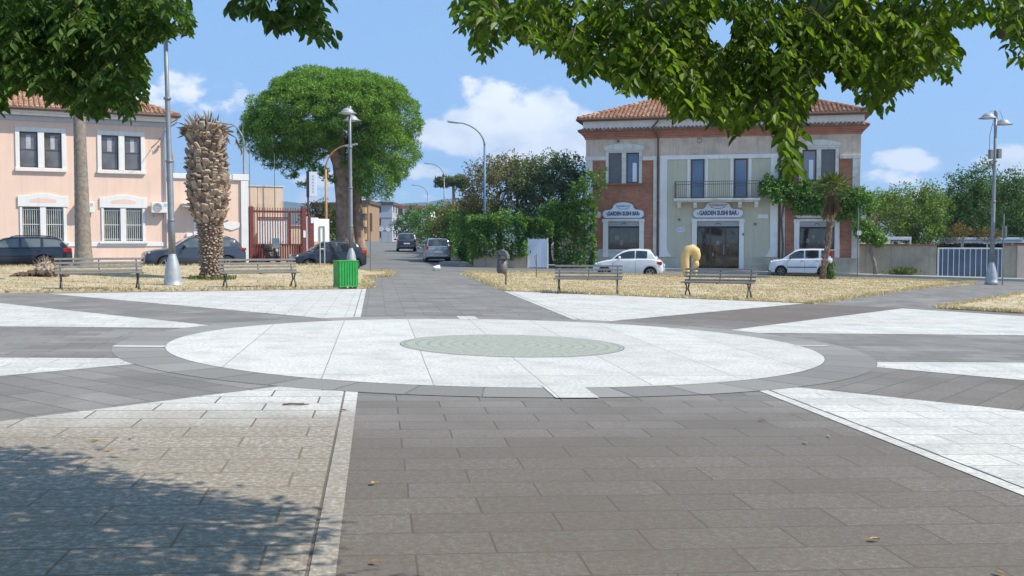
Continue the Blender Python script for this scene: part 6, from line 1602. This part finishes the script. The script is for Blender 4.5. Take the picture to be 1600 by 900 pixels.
# --- buildings up the street
def block(label, px0, px1, py_top, Y, rz, depth, mt, storeys, roof_mt, win=True, bw=None, balc=False):
    p0 = at(px0, 400, Y); sc_ = Y / FPX; zb = zg(p0.x, Y) - .3; zt = at(px0, py_top, Y).z; wd = bw or (px1 - px0) * sc_
    t = thing('apartment_block', label, 'building', (p0.x, Y, zb), rz); H = zt - zb
    s = MB(); s.box(0, wd, 0, depth, -1, H); s.build('wall', mt, t)
    s = MB(); s.box(-.3, wd + .3, -.3, depth + .3, H + .003, H + .55); s.build('roof', roof_mt, t)
    sh = H / storeys
    return t, wd, H, sh
t, wd, H, sh = block('grey three storey apartment block with narrow slit windows at the street end', 575, 613, 320, 190, 0, 22, MT['sign_grey'], 3, MT['gutter_brown'])
for k in range(3):
    s = MB(); s.box(wd * .5 - .22, wd * .5 + .22, -.06, -.01, .9 + k * sh, .9 + k * sh + 1.2); s.build('window', MT['pane_dark'], t)
    s = MB(); s.box(0, wd, -.05, -.01, (k + 1) * sh - .12, (k + 1) * sh - .02) if k < 2 else s.box(0, wd, -.05, -.01, .0, .12); s.build('string_course', MT['shutter_grey'], t)
for k in range(3):
    for j in range(5):
        s = MB(); s.box(wd + .01, wd + .06, 2 + j * 4, 3.3 + j * 4, 1 + k * sh, 2.3 + k * sh); s.build('window', MT['pane_dark'], t)
t, wd, H, sh = block('long white apartment block with pinkish eaves beyond the street trees', 614, 672, 326, 200, -3, 10, MT['white_trim'], 3, MT['terracotta'])
for k in range(3):
    for j in range(4):
        s = MB(); s.box(.9 + j * 1.8, 1.9 + j * 1.8, -.06, -.01, .9 + k * sh, 2.2 + k * sh); w_ = s.build('window', MT['pane_dark'], t)
t, wd, H, sh = block('ochre apartment block with stacked balconies half hidden by the pine trunk', 562, 576, 318, 170, 0, 14, MT['frame_tan'], 3, MT['gutter_brown'])
MT['ochre_wall'] = mat('ochre_wall', (.62, .42, .18), .8, var=.1)
for k in range(3):
    s = MB(); s.box(.0, wd - .3, -1.2, -.01, .5 + k * sh, 1.5 + k * sh); s.build('balcony', MT['ochre_wall'], t)
    s = MB(); s.box(.2, wd - .5, -.05, -.01, 1.55 + k * sh, 2.6 + k * sh); s.build('window', MT['pane_dark'], t)
for (px, Y, lab) in ((596, 186, 'left of two blue and white round traffic signs before the grey block'), (607, 186, 'right of two blue and white round traffic signs before the grey block')):
    x = (px - 800) / FPX * Y; t = thing('traffic_sign', lab, 'traffic sign', (x, Y, zg(x, Y))); s = MB(); s.tube([(0, 0, -.2), (0, 0, 2.2)], .04, 6); s.build('pole', MT['galv'], t)
    s = MB(); s.lathe([(0, 0), (.45, 0), (.45, .03), (0, .03)], 16, M=Matrix.Translation((0, -.05, 2.2)) @ Matrix.Rotation(R(90), 4, 'X')); s.build('sign_panel', MT['sign_white'], t)

# ------------------------------------------------------------------ the trees overhead, whose boughs hang into view
MASS_R = [(690, -20), (690, 6), (702, 18), (722, 48), (738, 66), (744, 92), (757, 101), (770, 82), (790, 62), (803, 56), (828, 70), (852, 78), (880, 92), (894, 126), (912, 128), (932, 112), (962, 132), (978, 146), (1002, 138), (1030, 152), (1052, 184), (1072, 178), (1100, 188), (1128, 196), (1150, 216), (1164, 200), (1192, 190), (1212, 206), (1236, 212), (1258, 196), (1272, 150), (1290, 112), (1312, 118), (1336, 148), (1372, 178), (1392, 172), (1404, 150), (1424, 132), (1446, 118), (1484, 132), (1500, 96), (1510, 62), (1530, 30), (1552, 34), (1566, 66), (1574, 106), (1590, 100), (1660, 120), (1660, -20)]
HOLES_R = [(1128, 45, 26, 20), (1025, 22, 12, 9), (1210, 70, 10, 8), (1500, 48, 16, 14), (905, 25, 10, 8)]
MASS_L = [(-60, -20), (-60, 170), (0, 176), (12, 150), (40, 132), (68, 150), (96, 162), (118, 176), (150, 184), (176, 160), (200, 182), (226, 164), (230, 138), (234, 104), (222, 82), (250, 62), (272, 52), (300, 56), (303, 20), (300, -20)]
MASS_S = [(358, -20), (358, 16), (370, 26), (384, 14), (404, 24), (420, 40), (440, 46), (456, 40), (474, 50), (500, 62), (522, 80), (532, 62), (526, 44), (508, 34), (500, 12), (522, 4), (522, -20)]
def boughs(mb, tw, poly, holes, ydep, n, lsz, droop, seed, ylim=None, soft=46):
    """leafy twigs hanging through the part of the crown seen from the square"""
    rnd = random.Random(seed); xs = [p[0] for p in poly]; ys_ = [p[1] for p in poly]; cnt = 0; tries = 0
    segs = [(Vector(poly[i]), Vector(poly[(i + 1) % len(poly)])) for i in range(len(poly))]; segs = [s_ for s_ in segs if max(s_[0].y, s_[1].y) > 0]
    def edge(px, py):
        p_ = Vector((px, py)); m = 999
        for a_, b_ in segs:
            d_ = b_ - a_; t_ = max(0, min(1, (p_ - a_).dot(d_) / max(1e-6, d_.length_squared))); m = min(m, (a_ + d_ * t_ - p_).length)
        return m
    ok = lambda P: (lambda q_: inside(poly, *q_) and not any(((q_[0] - h[0]) / h[2]) ** 2 + ((q_[1] - h[1]) / h[3]) ** 2 < 1 for h in holes))(project(P))
    while cnt < n and tries < n * 40:
        tries += 1
        px, py = rnd.uniform(min(xs), max(xs)), rnd.uniform(min(ys_) - 10, max(ys_))
        if not inside(poly, px, max(py, -18)): continue
        if py > 12 and noise.noise((px * .021, py * .026, seed)) < -.30 + (.0 if rnd.random() < .85 else -1): continue
        if rnd.random() > .10 + (edge(px, py) / soft) ** 1.3: continue
        Y = rnd.uniform(*ydep)
        if ylim: Y = min(Y, ylim(px))
        p = at(px, py, Y)
        a = rnd.uniform(0, 6.28); d = Vector((math.cos(a), math.sin(a), -droop + rnd.uniform(-.5, .4))).normalized()
        L = rnd.uniform(.14, .34); m_ = int(L / .022); pts = []; q_ = p.copy(); dd = d.copy()
        for i in range(m_):
            dd = (dd + Vector((0, 0, -.05)) + rdir(rnd) * .08).normalized(); q_ = q_ + dd * .022; pts.append(q_.copy())
        side = 1; good = 0; last = 0
        for i, q2 in enumerate(pts):
            side = -side
            if not ok(q2): break
            last = i
            sd = dd.cross(Vector((0, 0, 1)))
            if sd.length < .1: sd = rdir(rnd)
            sd.normalize()
            ld = (dd * .75 + sd * side * .85 + Vector((0, 0, rnd.uniform(-.65, .15))) + rdir(rnd) * .25).normalized()
            S_ = lsz * rnd.uniform(.65, 1.2)
            if not ok(q2 + ld * S_ * .45) and rnd.random() < .7: continue
            mb.leaf(q2, ld, (Vector((0, 0, 1)) + rdir(rnd) * .7).normalized(), S_, S_ * .48); good += 1; cnt += 1
        if last > 4 and good > 3 and rnd.random() < .5: tw.tube([p] + pts[:last - 2:3], [.0022] * (1 + len(pts[:last - 2:3])), 4, cap=False)
def unseen_crown(mb, poly3, z0, z1, n, lsz, seed):
    rnd = random.Random(seed); xs = [p[0] for p in poly3]; ys_ = [p[1] for p in poly3]; c = 0
    while c < n:
        x, y = rnd.uniform(min(xs), max(xs)), rnd.uniform(min(ys_), max(ys_))
        if not inside(poly3, x, y): continue
        for _ in range(14):
            q_ = Vector((x, y, rnd.uniform(z0, z1))) + Vector((rnd.gauss(0, .13), rnd.gauss(0, .13), rnd.gauss(0, .1)))
            if q_.y > .4 and project(q_)[1] > -25: continue
            mb.leaf(q_, (rdir(rnd) + Vector((0, 0, -.4))).normalized(), rdir(rnd), lsz * rnd.uniform(.8, 1.3), lsz * .5); c += 1
TR = thing('ficus_tree', 'broad leaved shade tree whose boughs hang before the restaurant house', 'tree', (3.9, 3.3, zg(3.9, 3.3)))
org = Vector(TR.location)
mb = MB(); tw = MB()
boughs(mb, tw, MASS_R, HOLES_R, (3.3, 4.35), 12500, .043, .75, 5, None, 74)
boughs(mb, tw, [(1196, 180), (1225, 170), (1256, 190), (1250, 262), (1238, 284), (1222, 250)], [], (3.2, 3.5), 75, .06, 1.2, 9)
unseen_crown(mb, [(-.3, 6.9), (.3, 6.8), (.5, 6.2), (1.4, 5.65), (1.9, 5.35), (2.2, 5.45), (2.35, 4.9), (2.2, 3.8), (.6, 3.7), (-.8, 5.3)], 3.8, 4.25, 8500, .10, 11)
unseen_crown(mb, [(.2, 3.3), (2.6, 3.3), (3.0, 4.05), (.4, 4.15)], 2.85, 3.5, 900, .09, 14)  # unseen leaves added over the hanging boughs to darken their tops
unseen_crown(mb, [(-6, 3.5), (-.2, 3.5), (.3, 2.2), (6, 2.2), (6, -5), (-6, -5)], 3.7, 5.4, 9000, .25, 15)  # out-of-view leaf roof added to cut sky light on the shaded paving
unseen_crown(mb, [(.0, 3.3), (3.4, 3.1), (3.5, 3.85), (.2, 3.95)], 2.9, 3.6, 1100, .085, 17)
unseen_crown(mb, [(3.0, 3.2), (4, 3.6), (5.6, 3.2), (5.5, 1.5), (3.6, 1.2), (2.8, 2.2)], 3.4, 4.6, 1200, .12, 12)
mb2 = MB(); mb2.v = [v - org for v in mb.v]; mb2.f = mb.f; mb2.m = mb.m; mb2.build('crown', MT['ficus_leaf'], TR)
mb2 = MB(); mb2.v = [v - org for v in tw.v]; mb2.f = tw.f; mb2.m = tw.m; mb2.build('twigs', MT['twig'], TR)['kind'] = 'stuff'
s = MB(); Q = lambda x, y, z: Vector((x, y, z)) - org
s.tube([(0, 0, -.2), (0, 0, .1), (-.02, .02, 1.0), (-.06, .05, 2.0), (-.15, .1, 2.8)], [.30, .24, .2, .18, .15], 14)
for e in ([Q(3.6, 3.5, 2.8), Q(3.2, 3.9, 3.3), Q(2.2, 4.1, 3.3), Q(1.2, 4.0, 3.0), Q(.5, 3.9, 2.75), Q(.0, 3.8, 2.62)], [Q(3.75, 3.4, 2.7), Q(3.5, 3.5, 4.0), Q(3.0, 3.9, 5.0), Q(2.3, 4.7, 4.6), Q(1.3, 5.4, 4.2), Q(.3, 6.2, 4.1)],
          [Q(2.2, 4.1, 3.3), Q(1.7, 3.9, 2.9), Q(1.2, 3.7, 2.6), Q(1.0, 3.6, 2.4)], [Q(3.8, 3.3, 2.6), Q(4.4, 3.2, 3.4), Q(5.0, 2.6, 3.9)], [Q(3.2, 3.9, 3.3), Q(2.8, 3.9, 2.9), Q(2.2, 3.8, 2.55), Q(1.75, 3.75, 2.4)], [Q(1.2, 4.0, 3.0), Q(.9, 3.8, 2.7), Q(.45, 3.7, 2.45)]):
    s.tube(e, [.09, .07, .045, .025, .014, .008][:len(e)], 8)
s.build('trunk', MT['bark_grey'], TR, smooth=True)
TL = thing('shade_tree', 'small leaved shade tree with dark foliage hanging before the pink house roof', 'tree', (-4.6, 4.2, zg(-4.6, 4.2)))
org = Vector(TL.location); mb = MB(); tw = MB()
boughs(mb, tw, MASS_L, [(268, 30, 8, 6)], (5.6, 7.2), 11500, .068, .6, 6)
boughs(mb, tw, MASS_S, [(425, 6, 12, 9), (385, 2, 5, 5)], (4.6, 5.0), 420, .066, .5, 8)
unseen_crown(mb, [(-5.5, 7), (-2.2, 7.2), (-1.4, 5.6), (-2.5, 4.0), (-5, 2.8), (-6.6, 4.4)], 3.5, 4.8, 5500, .13, 13)  # upper crown out of view, thickened to hold back sky light
mb2 = MB(); mb2.v = [v - org for v in mb.v]; mb2.f = mb.f; mb2.m = mb.m; mb2.build('crown', MT['ficus_leaf_small'], TL)
mb2 = MB(); mb2.v = [v - org for v in tw.v]; mb2.f = tw.f; mb2.m = tw.m; mb2.build('twigs', MT['twig'], TL)['kind'] = 'stuff'
s = MB(); s.tube([(0, 0, -.2), (0, 0, .1), (.05, .05, 1.4), (.1, .2, 2.6)], [.3, .24, .2, .16], 14)
for e in ([Q(-4.5, 4.4, 2.6), Q(-4.0, 5.2, 3.3), Q(-3.2, 6.0, 3.4), Q(-2.6, 6.4, 3.1)], [Q(-4.5, 4.4, 2.5), Q(-3.4, 4.8, 3.4), Q(-2.2, 4.8, 3.3), Q(-1.4, 4.8, 2.95), Q(-.95, 4.8, 2.75)], [Q(-4.5, 4.3, 2.5), Q(-5.4, 4.6, 3.6)]):
    s.tube(e, [.10, .07, .04, .015, .006][:len(e)], 8)
s.build('trunk', MT['bark_grey'], TL, smooth=True)
# fallen leaves and a twig on the paving
MT['fallen'] = mat('fallen', (.42, .25, .09), .7, var=.3, scale=30)
spots = [(150, 688, 'near the pale border left of the shadow edge'), (172, 703, 'yellow one beside the first at left'), (582, 754, 'on the dark slabs right of the border strip'), (584, 876, 'at the lower edge of the dark band'), (1297, 680, 'orange one on the dark band at right'), (1190, 655, 'small dark one in the middle of the dark band'), (1370, 842, 'small one on the lower right slabs'), (1560, 893, 'lone one at the lower right corner'), (206, 683, 'pale one on the dirty pale wedge'), (535, 640, 'one at the top of the border strip'), (1260, 690, 'tiny one left of the orange leaf')]
proto = None
for i, (px, py, w_) in enumerate(spots):
    d = ray(px, py); tt = 3.0
    while CAM_H + d.z * tt > zg(d.x * tt, d.y * tt) + .02: tt += .005
    loc = (d.x * tt, d.y * tt, zg(d.x * tt, d.y * tt) + .014)
    if proto is None:
        s = MB(); s.leaf(Vector((-.04, 0, .004)), Vector((1, .1, .03)), Vector((0, 0, 1)), .065, .036); s.tube([(-.04, 0, .004), (-.07, .01, .006)], .002, 4); proto = o = s.build('fallen_leaf', MT['fallen'])
    else: o = proto.copy(); COL.objects.link(o)
    o.location = loc; o.rotation_euler = (RN.uniform(-.2, .2), RN.uniform(-.25, .1), RN.uniform(0, 6.28)); k = RN.uniform(.8, 1.2); o.scale = (k, k, k)
    tag(o, 'dry fallen leaf, ' + w_, 'leaf', 'fallen leaves on the paving')
d = ray(462, 632); tt = 9.0
while CAM_H + d.z * tt > zg(d.x * tt, d.y * tt) + .02: tt += .01
s = MB(); s.tube([(-.13, .01, .012), (-.03, -.005, .02), (.06, .004, .014), (.13, .02, .012)], [.008, .010, .009, .004], 6); s.tube([(.02, 0, .016), (.07, .05, .02)], .004, 5)
tag(s.build('dry_twig', MT['bark_brown'], loc=(d.x * tt, d.y * tt, zg(d.x * tt, d.y * tt) + .006)), 'short brown dry twig on the pale wedge near the circle', 'twig')
